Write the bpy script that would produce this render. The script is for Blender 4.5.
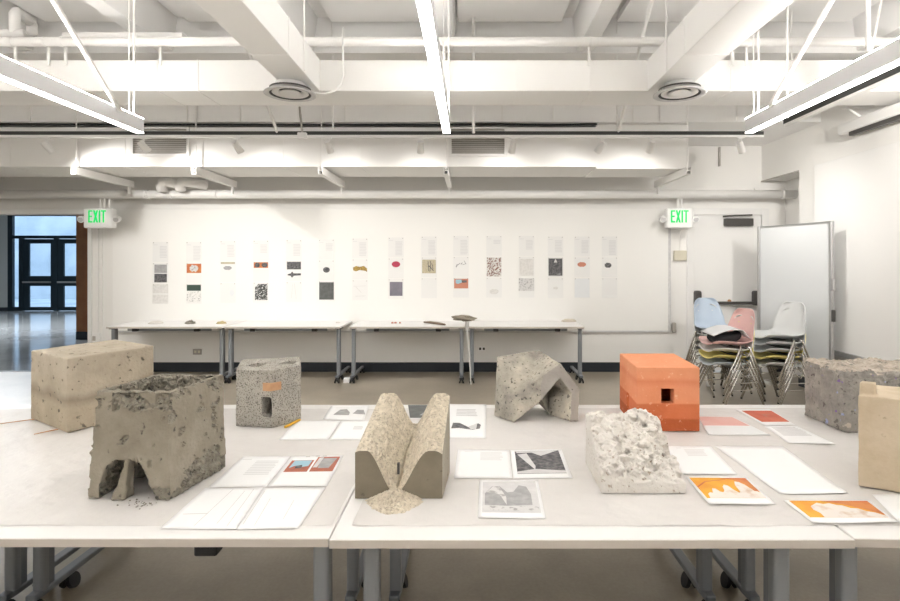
import bpy, bmesh, math, random
from mathutils import Vector, noise
random.seed(7)
for _o in list(bpy.data.objects):
    bpy.data.objects.remove(_o)
C = bpy.context.scene.collection
SC = bpy.context.scene

# ------------------------------------------------------------------ camera, world, exposure
F, VX, VY, CH = 550.0, 470.0, 264.0, 1.537          # focal length in px, vanishing point, eye height
cam_d = bpy.data.cameras.new('camera')
cam_d.sensor_width = 36.0
cam_d.lens = F / 900.0 * 36.0
cam_d.shift_x = -(VX - 450.0) / 900.0
cam_d.shift_y = -(300.5 - VY) / 900.0
cam_d.clip_start = 0.05
cam = bpy.data.objects.new('camera', cam_d)
C.objects.link(cam)
cam.location = (0, 0, CH)
cam.rotation_euler = (math.pi / 2, 0, 0)
SC.camera = cam
world = bpy.data.worlds.new('world')
SC.world = world
world.use_nodes = True
bg = world.node_tree.nodes['Background']
bg.inputs[0].default_value = (0.62, 0.80, 1.0, 1)
bg.inputs[1].default_value = 1.5
SC.view_settings.view_transform = 'Standard'
SC.view_settings.look = 'None'
SC.view_settings.gamma = 1
SC.view_settings.use_curve_mapping = False
SC.view_settings.exposure = 0.90
LAMP, UPLAMP, SPOT, SIDE_FILL = 10.2, 27.0, 22.0, 70.0               # linear lamps: emission below and above; watts of track spots and added side spots
HALL_FILL = 34.0  # strength of the added hall panel

# ------------------------------------------------------------------ helpers
def W(u, v, Y):
    return Vector(((u - VX) / F * Y, Y, CH - (v - VY) / F * Y))
def G(u, v, Z):
    Y = (CH - Z) * F / (v - VY)
    return Vector(((u - VX) / F * Y, Y, Z))
TZ = 0.7333                                          # where things stand on the covered tables

def tag(o, label=None, cat=None, group=None, kind=None):
    if label: o['label'] = label
    if cat: o['category'] = cat
    if group: o['group'] = group
    if kind: o['kind'] = kind
    return o
def thing(name, label, cat, loc=(0, 0, 0), rz=0, group=None):
    o = bpy.data.objects.new(name, None)
    C.objects.link(o)
    o.empty_display_size = 0.05
    o.location = loc
    o.rotation_euler = (0, 0, rz)
    return tag(o, label, cat, group)
def chain_loc(o):
    p = Vector((0, 0, 0))
    while o is not None:
        p += Vector(o.location)
        o = o.parent
    return p
def children(o):
    return [c for c in bpy.data.objects if c.parent == o]
def dup(root, loc=None, rz=None, label=None):
    def rec(o, par):
        c = o.copy()
        C.objects.link(c)
        c.parent = par
        for ch in children(o):
            rec(ch, c)
        return c
    r = rec(root, None)
    if loc is not None: r.location = loc
    if rz is not None: r.rotation_euler = (0, 0, rz)
    if label: r['label'] = label
    return r

class MB:
    def __init__(s):
        s.v, s.f, s.m = [], [], []
        s.mi = 0
    def add(s, vs, fs):
        n = len(s.v)
        s.v += [Vector(p) for p in vs]
        for f in fs:
            s.f.append([i + n for i in f])
            s.m.append(s.mi)
        return s
    def box(s, x0, x1, y0, y1, z0, z1):
        vs = [(x, y, z) for z in (z0, z1) for x, y in ((x0, y0), (x1, y0), (x1, y1), (x0, y1))]
        return s.add(vs, [(0, 3, 2, 1), (4, 5, 6, 7), (0, 1, 5, 4), (1, 2, 6, 5), (2, 3, 7, 6), (3, 0, 4, 7)])
    def prism(s, poly, z0, z1):
        n = len(poly)
        vs = [(p[0], p[1], z0) for p in poly] + [(p[0], p[1], z1) for p in poly]
        fs = [list(range(n - 1, -1, -1)), list(range(n, 2 * n))]
        fs += [(i, (i + 1) % n, n + (i + 1) % n, n + i) for i in range(n)]
        return s.add(vs, fs)
    def poly(s, pts):
        return s.add(pts, [list(range(len(pts)))])
    def slab(s, pts, d):                              # a flat outline given real thickness d (vector)
        n = len(pts)
        d = Vector(d)
        vs = [Vector(p) for p in pts] + [Vector(p) + d for p in pts]
        fs = [list(range(n)), list(range(2 * n - 1, n - 1, -1))]
        fs += [(i, n + i, n + (i + 1) % n, (i + 1) % n) for i in range(n)]
        return s.add(vs, fs)
    def tube(s, pts, r, n=10, caps=True):
        pts = [Vector(p) for p in pts]
        rs = r if isinstance(r, (list, tuple)) else [r] * len(pts)
        up = None
        vs, fs = [], []
        for i, p in enumerate(pts):
            a = pts[max(i - 1, 0)]
            b = pts[min(i + 1, len(pts) - 1)]
            t = (b - a).normalized()
            if up is None:
                up = Vector((0, 0, 1)) if abs(t.z) < 0.9 else Vector((1, 0, 0))
            x = t.cross(up).normalized()
            y = x.cross(t).normalized()
            up = y
            for k in range(n):
                an = 2 * math.pi * k / n
                vs.append(p + (x * math.cos(an) + y * math.sin(an)) * rs[i])
        for i in range(len(pts) - 1):
            for k in range(n):
                fs.append((i * n + k, i * n + (k + 1) % n, (i + 1) * n + (k + 1) % n, (i + 1) * n + k))
        if caps:
            fs.append(list(range(n - 1, -1, -1)))
            fs.append([(len(pts) - 1) * n + k for k in range(n)])
        return s.add(vs, fs)
    def lathe(s, prof, c=(0, 0, 0), n=40, closed=False):
        c = Vector(c)
        vs, fs = [], []
        for r, z in prof:
            for k in range(n):
                a = 2 * math.pi * k / n
                vs.append(c + Vector((r * math.cos(a), r * math.sin(a), z)))
        m = len(prof)
        for i in range(m if closed else m - 1):
            j = (i + 1) % m
            for k in range(n):
                fs.append((i * n + k, i * n + (k + 1) % n, j * n + (k + 1) % n, j * n + k))
        return s.add(vs, fs)
    def grid(s, fn, nu, nv):
        vs = [fn(i / nu, j / nv) for j in range(nv + 1) for i in range(nu + 1)]
        fs = [(j * (nu + 1) + i, j * (nu + 1) + i + 1, (j + 1) * (nu + 1) + i + 1, (j + 1) * (nu + 1) + i)
              for j in range(nv) for i in range(nu)]
        return s.add(vs, fs)
    def build(s, name, mat, parent=None, base=None, smooth=False, bevel=0, world=True, fix=True, seg=2):
        vs = s.v
        if parent is not None:
            off = chain_loc(parent) if world else Vector((0, 0, 0))
        elif base is not None:
            off = Vector(base)
        else:
            xs = [p.x for p in vs]; ys = [p.y for p in vs]; zs = [p.z for p in vs]
            off = Vector(((min(xs) + max(xs)) / 2, (min(ys) + max(ys)) / 2, min(zs)))
        me = bpy.data.meshes.new(name)
        me.from_pydata([tuple(p - off) for p in vs], [], s.f)
        mats = mat if isinstance(mat, (list, tuple)) else [mat]
        for m in mats:
            me.materials.append(m)
        if len(mats) > 1:
            me.polygons.foreach_set('material_index', s.m)
        if fix:
            bm = bmesh.new(); bm.from_mesh(me)
            bmesh.ops.recalc_face_normals(bm, faces=bm.faces)
            bm.to_mesh(me); bm.free()
        if smooth:
            me.polygons.foreach_set('use_smooth', [True] * len(me.polygons))
        me.update()
        o = bpy.data.objects.new(name, me)
        C.objects.link(o)
        if parent is not None:
            o.parent = parent
        else:
            o.location = off
        if bevel:
            b = o.modifiers.new('bevel', 'BEVEL')
            b.width = bevel; b.segments = seg; b.limit_method = 'ANGLE'; b.angle_limit = math.radians(40)
        return o

def fr(p, sc, octv=4):                                # fractal noise about 0
    return noise.fractal(Vector(p) * sc, 0.9, 2.1, octv)

# ------------------------------------------------------------------ materials
MATS = {}
def pm(name, col, rough=0.6, metal=0.0, spec=0.4, emit=None, estr=0, bump=None, var=None, coat=0):
    m = bpy.data.materials.new(name)
    m.use_nodes = True
    nt = m.node_tree
    b = nt.nodes['Principled BSDF']
    b.inputs['Base Color'].default_value = (*col, 1)
    b.inputs['Roughness'].default_value = rough
    b.inputs['Metallic'].default_value = metal
    b.inputs['Specular IOR Level'].default_value = spec
    if emit:
        b.inputs['Emission Color'].default_value = (*emit, 1)
        b.inputs['Emission Strength'].default_value = estr
    if bump or var:
        tc = nt.nodes.new('ShaderNodeTexCoord')
    if var:                                           # (scale, colour 2, low, high)
        nz = nt.nodes.new('ShaderNodeTexNoise')
        nz.inputs['Scale'].default_value = var[0]; nz.inputs['Detail'].default_value = 7
        rp = nt.nodes.new('ShaderNodeValToRGB')
        rp.color_ramp.elements[0].position = var[2]; rp.color_ramp.elements[1].position = var[3]
        rp.color_ramp.elements[0].color = (*col, 1); rp.color_ramp.elements[1].color = (*var[1], 1)
        nt.links.new(tc.outputs['Object'], nz.inputs['Vector'])
        nt.links.new(nz.outputs['Fac'], rp.inputs['Fac'])
        nt.links.new(rp.outputs['Color'], b.inputs['Base Color'])
    if bump:                                          # (scale, distance)
        nb = nt.nodes.new('ShaderNodeTexNoise')
        nb.inputs['Scale'].default_value = bump[0]; nb.inputs['Detail'].default_value = 6
        bp = nt.nodes.new('ShaderNodeBump')
        bp.inputs['Distance'].default_value = bump[1]; bp.inputs['Strength'].default_value = 1
        nt.links.new(tc.outputs['Object'], nb.inputs['Vector'])
        nt.links.new(nb.outputs['Fac'], bp.inputs['Height'])
        nt.links.new(bp.outputs['Normal'], b.inputs['Normal'])
    MATS[name] = m
    return m

def concrete(name, c1, c2, pit=(0.12, 0.11, 0.10), pit_scale=38, pit_cut=0.30, pit_amt=0.9, patch=4.0, bumpd=0.004, rough=0.9, band=None):
    """mottled cast stone: two tones, small pits from a broken-up cell pattern, rough bump"""
    m = bpy.data.materials.new(name)
    m.use_nodes = True
    nt = m.node_tree; N = nt.nodes; L = nt.links
    b = N['Principled BSDF']
    b.inputs['Roughness'].default_value = rough
    b.inputs['Specular IOR Level'].default_value = 0.25
    tc = N.new('ShaderNodeTexCoord')
    n1 = N.new('ShaderNodeTexNoise'); n1.inputs['Scale'].default_value = patch; n1.inputs['Detail'].default_value = 9; n1.inputs['Roughness'].default_value = 0.65
    r1 = N.new('ShaderNodeValToRGB')
    r1.color_ramp.elements[0].position = 0.36; r1.color_ramp.elements[1].position = 0.64
    r1.color_ramp.elements[0].color = (*c1, 1); r1.color_ramp.elements[1].color = (*c2, 1)
    L.new(tc.outputs['Object'], n1.inputs['Vector']); L.new(n1.outputs['Fac'], r1.inputs['Fac'])
    col = r1.outputs['Color']
    if band:                                          # layers in the casting: list of (z, colour)
        sx = N.new('ShaderNodeSeparateXYZ'); L.new(tc.outputs['Object'], sx.inputs[0])
        nw = N.new('ShaderNodeTexNoise'); nw.inputs['Scale'].default_value = 5; L.new(tc.outputs['Object'], nw.inputs['Vector'])
        ad = N.new('ShaderNodeMath'); ad.operation = 'MULTIPLY_ADD'
        ad.inputs[1].default_value = band['wobble']; L.new(nw.outputs['Fac'], ad.inputs[0]); L.new(sx.outputs['Z'], ad.inputs[2])
        rb = N.new('ShaderNodeValToRGB')
        mr = N.new('ShaderNodeMapRange'); mr.inputs['From Max'].default_value = band['h']
        L.new(ad.outputs[0], mr.inputs['Value']); L.new(mr.outputs['Result'], rb.inputs['Fac'])
        st = band['stops']
        while len(rb.color_ramp.elements) < len(st): rb.color_ramp.elements.new(0.5)
        for e, (p, cc) in zip(rb.color_ramp.elements, st):
            e.position = p; e.color = (*cc, 1)
        mb_ = N.new('ShaderNodeMix'); mb_.data_type = 'RGBA'; mb_.blend_type = 'MULTIPLY'; mb_.inputs[0].default_value = 1
        L.new(col, mb_.inputs[6]); L.new(rb.outputs['Color'], mb_.inputs[7]); col = mb_.outputs[2]
    n2 = N.new('ShaderNodeTexNoise'); n2.inputs['Scale'].default_value = pit_scale; n2.inputs['Detail'].default_value = 3
    L.new(tc.outputs['Object'], n2.inputs['Vector'])
    r2 = N.new('ShaderNodeValToRGB')
    r2.color_ramp.elements[0].position = pit_cut; r2.color_ramp.elements[1].position = pit_cut + 0.06
    r2.color_ramp.elements[0].color = (pit_amt,) * 3 + (1,); r2.color_ramp.elements[1].color = (0, 0, 0, 1)
    L.new(n2.outputs['Fac'], r2.inputs['Fac'])
    mx = N.new('ShaderNodeMix'); mx.data_type = 'RGBA'
    L.new(r2.outputs['Color'], mx.inputs[0]); L.new(col, mx.inputs[6]); mx.inputs[7].default_value = (*pit, 1)
    L.new(mx.outputs[2], b.inputs['Base Color'])
    n3 = N.new('ShaderNodeTexNoise'); n3.inputs['Scale'].default_value = 70; n3.inputs['Detail'].default_value = 6
    L.new(tc.outputs['Object'], n3.inputs['Vector'])
    sb = N.new('ShaderNodeMath'); sb.operation = 'SUBTRACT'
    L.new(n3.outputs['Fac'], sb.inputs[0]); L.new(r2.outputs['Color'], sb.inputs[1])
    bp = N.new('ShaderNodeBump'); bp.inputs['Distance'].default_value = bumpd
    L.new(sb.outputs[0], bp.inputs['Height']); L.new(bp.outputs['Normal'], b.inputs['Normal'])
    MATS[name] = m
    return m

M_wall = pm('wall_paint', (0.88, 0.865, 0.835), 0.75, bump=(40, 0.0006))
M_ceil = pm('ceiling_paint', (0.925, 0.915, 0.90), 0.85)
M_duct = pm('duct_paint', (0.89, 0.875, 0.85), 0.55)
M_pipe = pm('pipe_paint', (0.89, 0.875, 0.85), 0.4)
M_board = pm('pinboard', (0.905, 0.895, 0.865), 0.7, bump=(90, 0.0003))
M_white = pm('white_plastic', (0.85, 0.84, 0.82), 0.35)
M_top = pm('table_laminate', (0.82, 0.805, 0.785), 0.35, var=(3, (0.80, 0.78, 0.755), 0.4, 0.7))
M_edge = pm('table_edging', (0.56, 0.51, 0.46), 0.45)
M_cover = pm('table_sheet', (0.66, 0.635, 0.61), 0.42, var=(2.2, (0.70, 0.675, 0.65), 0.35, 0.65), bump=(5, .018))
M_steel = pm('grey_steel', (0.20, 0.215, 0.235), 0.38, metal=0.35)
M_steel_l = pm('pale_grey_steel', (0.26, 0.275, 0.295), 0.42, metal=0.3)
M_black = pm('black_rubber', (0.015, 0.015, 0.017), 0.5)
M_dark = pm('dark_metal', (0.075, 0.07, 0.065), 0.4)
M_track = pm('track_grey', (0.045, 0.045, 0.042), 0.5)
M_chrome = pm('chrome', (0.62, 0.60, 0.57), 0.14, metal=1.0)
M_alu = pm('aluminium', (0.48, 0.48, 0.48), 0.35, metal=0.8)
M_paper = pm('paper', (0.88, 0.88, 0.875), 0.8, spec=0.2)
M_paperw = pm('wall_paper_sheet', (0.855, 0.85, 0.83), 0.8, spec=0.2)
M_grey_paper = pm('grey_paper', (0.70, 0.685, 0.655), 0.8, spec=0.2, var=(30, (0.78, 0.765, 0.735), 0.4, 0.6))
M_bluish = pm('bluish_paper', (0.80, 0.815, 0.82), 0.8, spec=0.2)
M_text = pm('print_grey', (0.74, 0.74, 0.735), 0.8, spec=0.2)
M_textw = pm('print_pale_grey', (0.755, 0.75, 0.74), 0.8, spec=0.2)
M_line = pm('print_line', (0.55, 0.53, 0.51), 0.8, spec=0.2)
M_ink = pm('print_dark', (0.07, 0.07, 0.075), 0.7, var=(45, (0.24, 0.23, 0.23), 0.40, 0.75))
M_char = pm('print_charcoal', (0.105, 0.11, 0.105), 0.7, var=(20, (0.15, 0.155, 0.15), 0.4, 0.7))
M_mid = pm('print_mid_grey', (0.34, 0.335, 0.335), 0.7, var=(30, (0.45, 0.44, 0.44), 0.4, 0.7))
M_lgrey = pm('print_light_grey', (0.62, 0.61, 0.605), 0.7, var=(25, (0.70, 0.69, 0.68), 0.4, 0.7))
M_orange = pm('print_orange', (0.66, 0.25, 0.08), 0.7, var=(9, (0.55, 0.16, 0.06), 0.45, 0.6))
M_amber = pm('print_amber', (0.80, 0.41, 0.045), 0.7, var=(12, (0.72, 0.29, 0.04), 0.4, 0.7))
M_red = pm('print_red', (0.50, 0.105, 0.06), 0.7, var=(9, (0.58, 0.16, 0.09), 0.4, 0.7))
M_pink = pm('print_pink', (0.76, 0.44, 0.40), 0.7, var=(7, (0.76, 0.52, 0.48), 0.4, 0.7))
M_sky = pm('print_sky', (0.35, 0.55, 0.64), 0.7)
M_rust = pm('print_rust', (0.50, 0.16, 0.09), 0.7, var=(40, (0.36, 0.13, 0.10), 0.4, 0.7))
M_greenp = pm('print_green', (0.05, 0.085, 0.065), 0.7)
M_crim = pm('print_crimson', (0.45, 0.055, 0.10), 0.7)
M_tan = pm('print_tan', (0.56, 0.50, 0.36), 0.7, var=(40, (0.42, 0.36, 0.24), 0.5, 0.75))
M_brownp = pm('print_brown', (0.27, 0.17, 0.07), 0.7, var=(60, (0.55, 0.38, 0.06), 0.45, 0.6))
M_salmon = pm('print_salmon', (0.58, 0.24, 0.16), 0.7)
M_purple = pm('print_purple_grey', (0.16, 0.15, 0.19), 0.7, var=(5, (0.27, 0.25, 0.29), 0.35, 0.7))
M_plas = pm('print_plaster', (0.80, 0.74, 0.68), 0.7, var=(22, (0.66, 0.50, 0.38), 0.52, 0.7))
M_speck = pm('print_speckle', (0.72, 0.70, 0.66), 0.7, var=(55, (0.22, 0.10, 0.08), 0.5, 0.55))
M_greysp = pm('print_grey_speckle', (0.68, 0.67, 0.655), 0.7, var=(40, (0.40, 0.39, 0.38), 0.52, 0.62))
M_whsp = pm('print_white_speckle', (0.84, 0.83, 0.80), 0.7, var=(75, (0.10, 0.10, 0.10), 0.60, 0.63))
M_dksp = pm('print_dark_speckle', (0.07, 0.075, 0.07), 0.7, var=(60, (0.75, 0.75, 0.74), 0.54, 0.60))
M_lamp = pm('glowing_diffuser', (0.9, 0.9, 0.9), 0.5, emit=(1.0, 0.98, 0.955), estr=LAMP)
M_uplamp = pm('lamp_upper_diffuser', (0.9, 0.9, 0.9), 0.5, emit=(1.0, 0.98, 0.955), estr=UPLAMP)
M_lampbody = pm('lamp_body', (0.80, 0.80, 0.82), 0.4)
M_green = pm('exit_green', (0.0, 0.35, 0.07), 0.5, emit=(0.0, 0.60, 0.13), estr=0.55)
M_signface = pm('sign_face', (0.93, 0.925, 0.91), 0.5)
M_base = pm('baseboard_vinyl', (0.022, 0.027, 0.036), 0.45)
M_wood = pm('brown_wood', (0.27, 0.105, 0.04), 0.45, var=(6, (0.34, 0.14, 0.055), 0.3, 0.7))
M_teal = pm('door_frame_black', (0.012, 0.022, 0.03), 0.35)
M_hallwall = pm('hall_grey_wall', (0.40, 0.42, 0.41), 0.8)
M_outside = pm('outdoor_concrete', (0.62, 0.66, 0.70), 0.9, var=(0.8, (0.42, 0.47, 0.52), 0.4, 0.7))
M_whiteboard = pm('whiteboard_face', (0.66, 0.675, 0.68), 0.22)
M_doorp = pm('door_paint', (0.86, 0.85, 0.83), 0.5)
M_tack = pm('tack_panel', (0.89, 0.88, 0.86), 0.75)
M_plate = pm('outlet_plate', (0.45, 0.42, 0.38), 0.45)
M_beige = pm('beige_plastic', (0.68, 0.64, 0.52), 0.5)
M_stick = pm('raw_wood', (0.50, 0.27, 0.13), 0.7)
M_yellow = pm('yellow_paint', (0.80, 0.46, 0.04), 0.5)
M_cup = pm('clear_plastic_cup', (0.80, 0.79, 0.77), 0.3)
M_shell = {
    'pink': pm('shell_pink', (0.84, 0.53, 0.50), 0.42), 'white': pm('shell_white', (0.87, 0.85, 0.81), 0.42),
    'yellow': pm('shell_yellow', (0.84, 0.72, 0.24), 0.42), 'blue': pm('shell_blue', (0.52, 0.61, 0.72), 0.42),
    'grey': pm('shell_grey', (0.68, 0.69, 0.685), 0.42), 'paleblue': pm('shell_pale_blue', (0.55, 0.60, 0.66), 0.42)}
M_fabric = pm('black_fabric', (0.018, 0.018, 0.02), 0.8)
M_foldergrey = pm('grey_folder', (0.76, 0.765, 0.78), 0.6)

# floor: polished concrete
def floor_mat(name, c1, c2, rough, sc):
    m = pm(name, c1, rough, spec=0.5)
    nt = m.node_tree; N = nt.nodes; L = nt.links; b = N['Principled BSDF']
    tc = N.new('ShaderNodeTexCoord')
    a = N.new('ShaderNodeTexNoise'); a.inputs['Scale'].default_value = sc; a.inputs['Detail'].default_value = 8; a.inputs['Roughness'].default_value = 0.6
    f = N.new('ShaderNodeTexNoise'); f.inputs['Scale'].default_value = 60; f.inputs['Detail'].default_value = 4
    mix = N.new('ShaderNodeMath'); mix.operation = 'MULTIPLY_ADD'; mix.inputs[1].default_value = 0.25
    r = N.new('ShaderNodeValToRGB')
    r.color_ramp.elements[0].position = 0.48; r.color_ramp.elements[1].position = 0.80
    r.color_ramp.elements[0].color = (*c1, 1); r.color_ramp.elements[1].color = (*c2, 1)
    L.new(tc.outputs['Object'], a.inputs['Vector']); L.new(tc.outputs['Object'], f.inputs['Vector'])
    L.new(f.outputs['Fac'], mix.inputs[0]); L.new(a.outputs['Fac'], mix.inputs[2])
    L.new(mix.outputs[0], r.inputs['Fac']); L.new(r.outputs['Color'], b.inputs['Base Color'])
    rr = N.new('ShaderNodeMapRange'); rr.inputs['To Min'].default_value = rough - 0.05; rr.inputs['To Max'].default_value = rough + 0.1
    L.new(a.outputs['Fac'], rr.inputs['Value']); L.new(rr.outputs['Result'], b.inputs['Roughness'])
    return m
M_floor = floor_mat('polished_concrete_floor', (0.30, 0.26, 0.20), (0.42, 0.37, 0.295), 0.30, 1.3)
M_hallfloor = floor_mat('glossy_hall_floor', (0.34, 0.355, 0.36), (0.44, 0.455, 0.46), 0.10, 0.8)

# thin window glass: clear with a faint reflection
M_glass = bpy.data.materials.new('window_glass'); M_glass.use_nodes = True
_nt = M_glass.node_tree
for _n in list(_nt.nodes):
    if _n.type != 'OUTPUT_MATERIAL': _nt.nodes.remove(_n)
_t = _nt.nodes.new('ShaderNodeBsdfTransparent'); _t.inputs[0].default_value = (0.93, 0.97, 1.0, 1)
_g = _nt.nodes.new('ShaderNodeBsdfGlossy'); _g.inputs['Roughness'].default_value = 0.02
_x = _nt.nodes.new('ShaderNodeMixShader'); _x.inputs[0].default_value = 0.06
_nt.links.new(_t.outputs[0], _x.inputs[1]); _nt.links.new(_g.outputs[0], _x.inputs[2])
_nt.links.new(_x.outputs[0], [n for n in _nt.nodes if n.type == 'OUTPUT_MATERIAL'][0].inputs['Surface'])

# ------------------------------------------------------------------ the room shell
WY, WR, WL, WB, ZC = 7.85, 4.5, -7.2, -6.0, 4.1
def struct(name, mb, mat, parent=None, **k):
    o = mb.build(name, mat, parent, **k)
    if parent is None: o['kind'] = 'structure'
    return o
struct('floor', MB().box(WL - .1, WR + .1, WB - .1, WY + .05, -0.12, 0), M_floor)
struct('ceiling', MB().box(WL - .1, WR + .1, WB - .1, WY + .1, ZC, ZC + .15), M_ceil)
DX0, DX1, DZ = 3.19, 4.16, 2.235                      # the white door
OX, OZ = -5.44, 2.246                                 # edge and head of the wide opening to the hall
fw = MB()
fw.box(OX, DX0, WY, WY + .15, 0, ZC)
fw.box(DX0, DX1, WY, WY + .15, DZ, ZC)
fw.box(DX1, WR + .1, WY, WY + .15, 0, ZC)
fw.box(WL - .1, OX, WY, WY + .15, OZ, ZC)
struct('wall_far', fw, M_wall)
struct('wall_right', MB().box(4.16, WR + .12, WB - .1, 6.95, 0, ZC), M_wall)
struct('wall_alcove', MB().box(WR, WR + .12, 6.95, WY, 0, ZC), M_wall)
struct('wall_left', MB().box(WL - .12, WL, WB - .1, WY, 0, ZC), M_wall)
struct('wall_back', MB().box(WL, WR, WB - .12, WB, 0, ZC), M_wall)
struct('trim_opening_jamb', MB().box(OX, OX + .055, WY - .03, WY, 0, OZ), M_white, bevel=.004)
struct('trim_opening_head', MB().box(WL, OX + .055, WY - .035, WY, OZ, OZ + .075), M_white, bevel=.004)
struct('baseboard_far', MB().box(OX + .06, DX0 - .13, WY - .012, WY, 0, .135), M_base)
struct('baseboard_corner', MB().box(DX1 + .1, WR, WY - .012, WY, 0, .135), M_base)
struct('baseboard_right', MB().box(4.148, 4.16, WB, 6.95, 0, .135), M_base)
struct('trim_threshold', MB().box(WL, OX, WY - .01, WY + .05, 0, .004), M_dark)
# bulkhead over the far end, its boxed corner, ceiling girder, joists, panels between them
struct('ceiling_bulkhead', MB().box(WL, 4.16, 6.52, WY, 3.22, ZC), M_ceil)
bh = struct('ceiling_bulkhead_seams', MB().box(4.0, 4.004, 6.516, 6.52, 3.22, 3.7), M_ceil)
for u in (30, 187, 197, 240, 345, 502, 553, 633, 660, 737):
    x = (u - VX) / F * 6.51
    MB().box(x - .008, x + .008, 6.505, 6.52, 3.225, 3.73).build('seam_strip', M_duct, bh)
struct('beam_corner', MB().box(4.16, WR, 6.95, WY, 2.72, ZC), M_wall)
struct('trim_alcove', MB().box(4.15, 4.162, 6.955, WY, 2.705, 2.722), M_plate)
struct('beam_cross', MB().box(WL, 4.16, 5.72, 6.52, 3.73, ZC), M_ceil)
JX = [-.26 + 1.455 * k for k in range(-4, 4)]
for x in JX:
    mb = MB()
    mb.add([(x - .085, WB, 3.75), (x + .085, WB, 3.75), (x + .13, WB, ZC), (x - .13, WB, ZC),
            (x - .085, 5.72, 3.75), (x + .085, 5.72, 3.75), (x + .13, 5.72, ZC), (x - .13, 5.72, ZC)],
           [(0, 1, 2, 3), (4, 7, 6, 5), (0, 4, 5, 1), (1, 5, 6, 2), (3, 2, 6, 7), (0, 3, 7, 4)])
    struct('beam_joist', mb, M_ceil, bevel=.006)
for i in range(len(JX) - 1):
    a = JX[i] + (.14 if i in (4,) else .30)
    b = JX[i + 1] - (.14 if i in (3,) else .26)
    for y0, y1 in ((-5.5, -2.0), (-1.9, 1.9), (2.0, 5.60)):
        struct('ceiling_panel', MB().box(a, b, y0, y1, 4.0, 4.06), M_ceil, bevel=.006)
struct('trim_corner', MB().box(4.05, 4.16, WY - .03, WY, 2.58, 2.62), M_wall)
struct('trim_slot', MB().box(3.54, 3.56, WY - .04, WY, 2.93, 3.2), M_plate)

# door to the right of the pinboard
d = thing('door_1', None, None, ((DX0 + DX1) / 2, WY, 0)); d['kind'] = 'structure'
MB().box(DX0, DX1, WY + .005, WY + .05, .01, DZ).build('door_leaf', M_doorp, d)
fm = MB()
fm.box(DX0 - .1, DX0, WY - .02, WY + .1, 0, DZ + .1); fm.box(DX1, DX1 + .1, WY - .02, WY + .1, 0, DZ + .1); fm.box(DX0, DX1, WY - .02, WY + .1, DZ, DZ + .1)
fm.build('door_frame', M_white, d, bevel=.006)
c0, c1 = W(725, 217, 7.8), W(753, 226, 7.8)
MB().box(c0.x, c1.x, WY - .075, WY + .005, c1.z, c0.z - .02).build('door_closer', M_dark, d, bevel=.01)
MB().tube([W(723, 216.5, 7.76), W(735, 215.6, 7.73), W(752, 215, 7.79)], .012, 8).build('closer_arm', M_dark, d)
p0, p1 = W(699, 303, 7.8), W(759, 303, 7.8)
MB().box(p0.x, p1.x, WY - .09, WY - .05, p0.z - .022, p0.z + .022).build('panic_bar', M_dark, d, bevel=.008)
for u in (697.5, 756):
    q = W(u, 297, 7.8)
    MB().box(q.x - .045, q.x + .045, WY - .11, WY + .005, q.z - .12, q.z + .09).build('panic_bar_bracket', M_dark, d, bevel=.03, seg=4)
q = W(729.5, 301, 7.84)
MB().tube([(q.x, WY - .02, q.z), (q.x, WY + .01, q.z)], .022, 16).build('lock_cylinder', M_stick, d)
MB().box(DX0 + .03, DX1 - .03, WY - .001, WY + .006, .02, .95).build('kick_plate', M_doorp, d)

# ------------------------------------------------------------------ the hall behind the opening
HY = 18.0
struct('floor_hall', MB().box(-22, -4.4, WY + .05, HY + .2, -0.12, 0), M_hallfloor)
struct('ceiling_hall', MB().box(-22, -4.4, WY + .15, HY + .2, 3.3, 3.4), M_ceil)
struct('wall_hall_right', MB().box(-4.5, -4.4, WY + .15, HY, 0, 3.3), M_wall)
struct('wall_hall_left', MB().box(-22, -21.9, WY + .15, HY, 0, 3.3), M_hallwall)
struct('wall_hall_near', MB().box(-22, WL - .1, WY, WY + .15, 0, 3.3), M_hallwall)
struct('wall_hall_wood', MB().box(-8.02, -4.5, 11.2, 11.4, .16, 3.3), M_wood)
struct('baseboard_hall', MB().box(-8.02, -4.5, 11.19, 11.4, 0, .16), M_base)
def hx(u): return (u - VX) / F * HY
def hz(v): return CH - (v - VY) / F * HY
gl = hx(7.5)
hw = MB(); hw.box(-22, gl, HY, HY + .2, 0, 3.3); hw.box(hx(110), -4.4, HY, HY + .2, 0, 3.3)
struct('wall_hall_far', hw, M_hallwall)
struct('baseboard_hall_far', MB().box(-22, gl, HY - .02, HY, 0, .12), M_base)
d2 = thing('door_2', None, None, (hx(45), HY, 0)); d2['kind'] = 'structure'
fr_ = MB()
def fbar(u0, u1, v0, v1, y0=0.0, y1=.10): fr_.box(hx(u0), hx(u1), HY + y0, HY + y1, max(hz(v1), 0), hz(v0))
fbar(7.5, 12.3, 195, 311); fbar(12.3, 110, 195, 216); fbar(12.3, 110, 235.5, 238.5); fbar(12.3, 20, 307, 311)
fbar(18.6, 22.5, 238.5, 311); fbar(53.5, 57.2, 238.5, 311); fbar(88, 92, 238.5, 311)
fr_.build('door_frame', M_teal, d2)
for a, b in ((22.5, 53.5), (57.2, 88)):
    lf = MB()
    for u0, u1, v0, v1 in ((a, a + 6, 239, 311), (b - 3.4, b, 239, 311), (a + 6, b - 3.4, 239, 243.5), (a + 6, b - 3.4, 276, 286), (a + 6, b - 3.4, 307, 311)):
        lf.box(hx(u0), hx(u1), HY + .02, HY + .08, max(hz(v1), 0.01), hz(v0))
    lo = lf.build('door_leaf', M_teal, d2)
    MB().box(hx(a + 1), hx(b - 2), HY - .06, HY - .02, hz(283), hz(281.3)).build('push_bar', M_alu, lo)
gp = MB()
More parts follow.
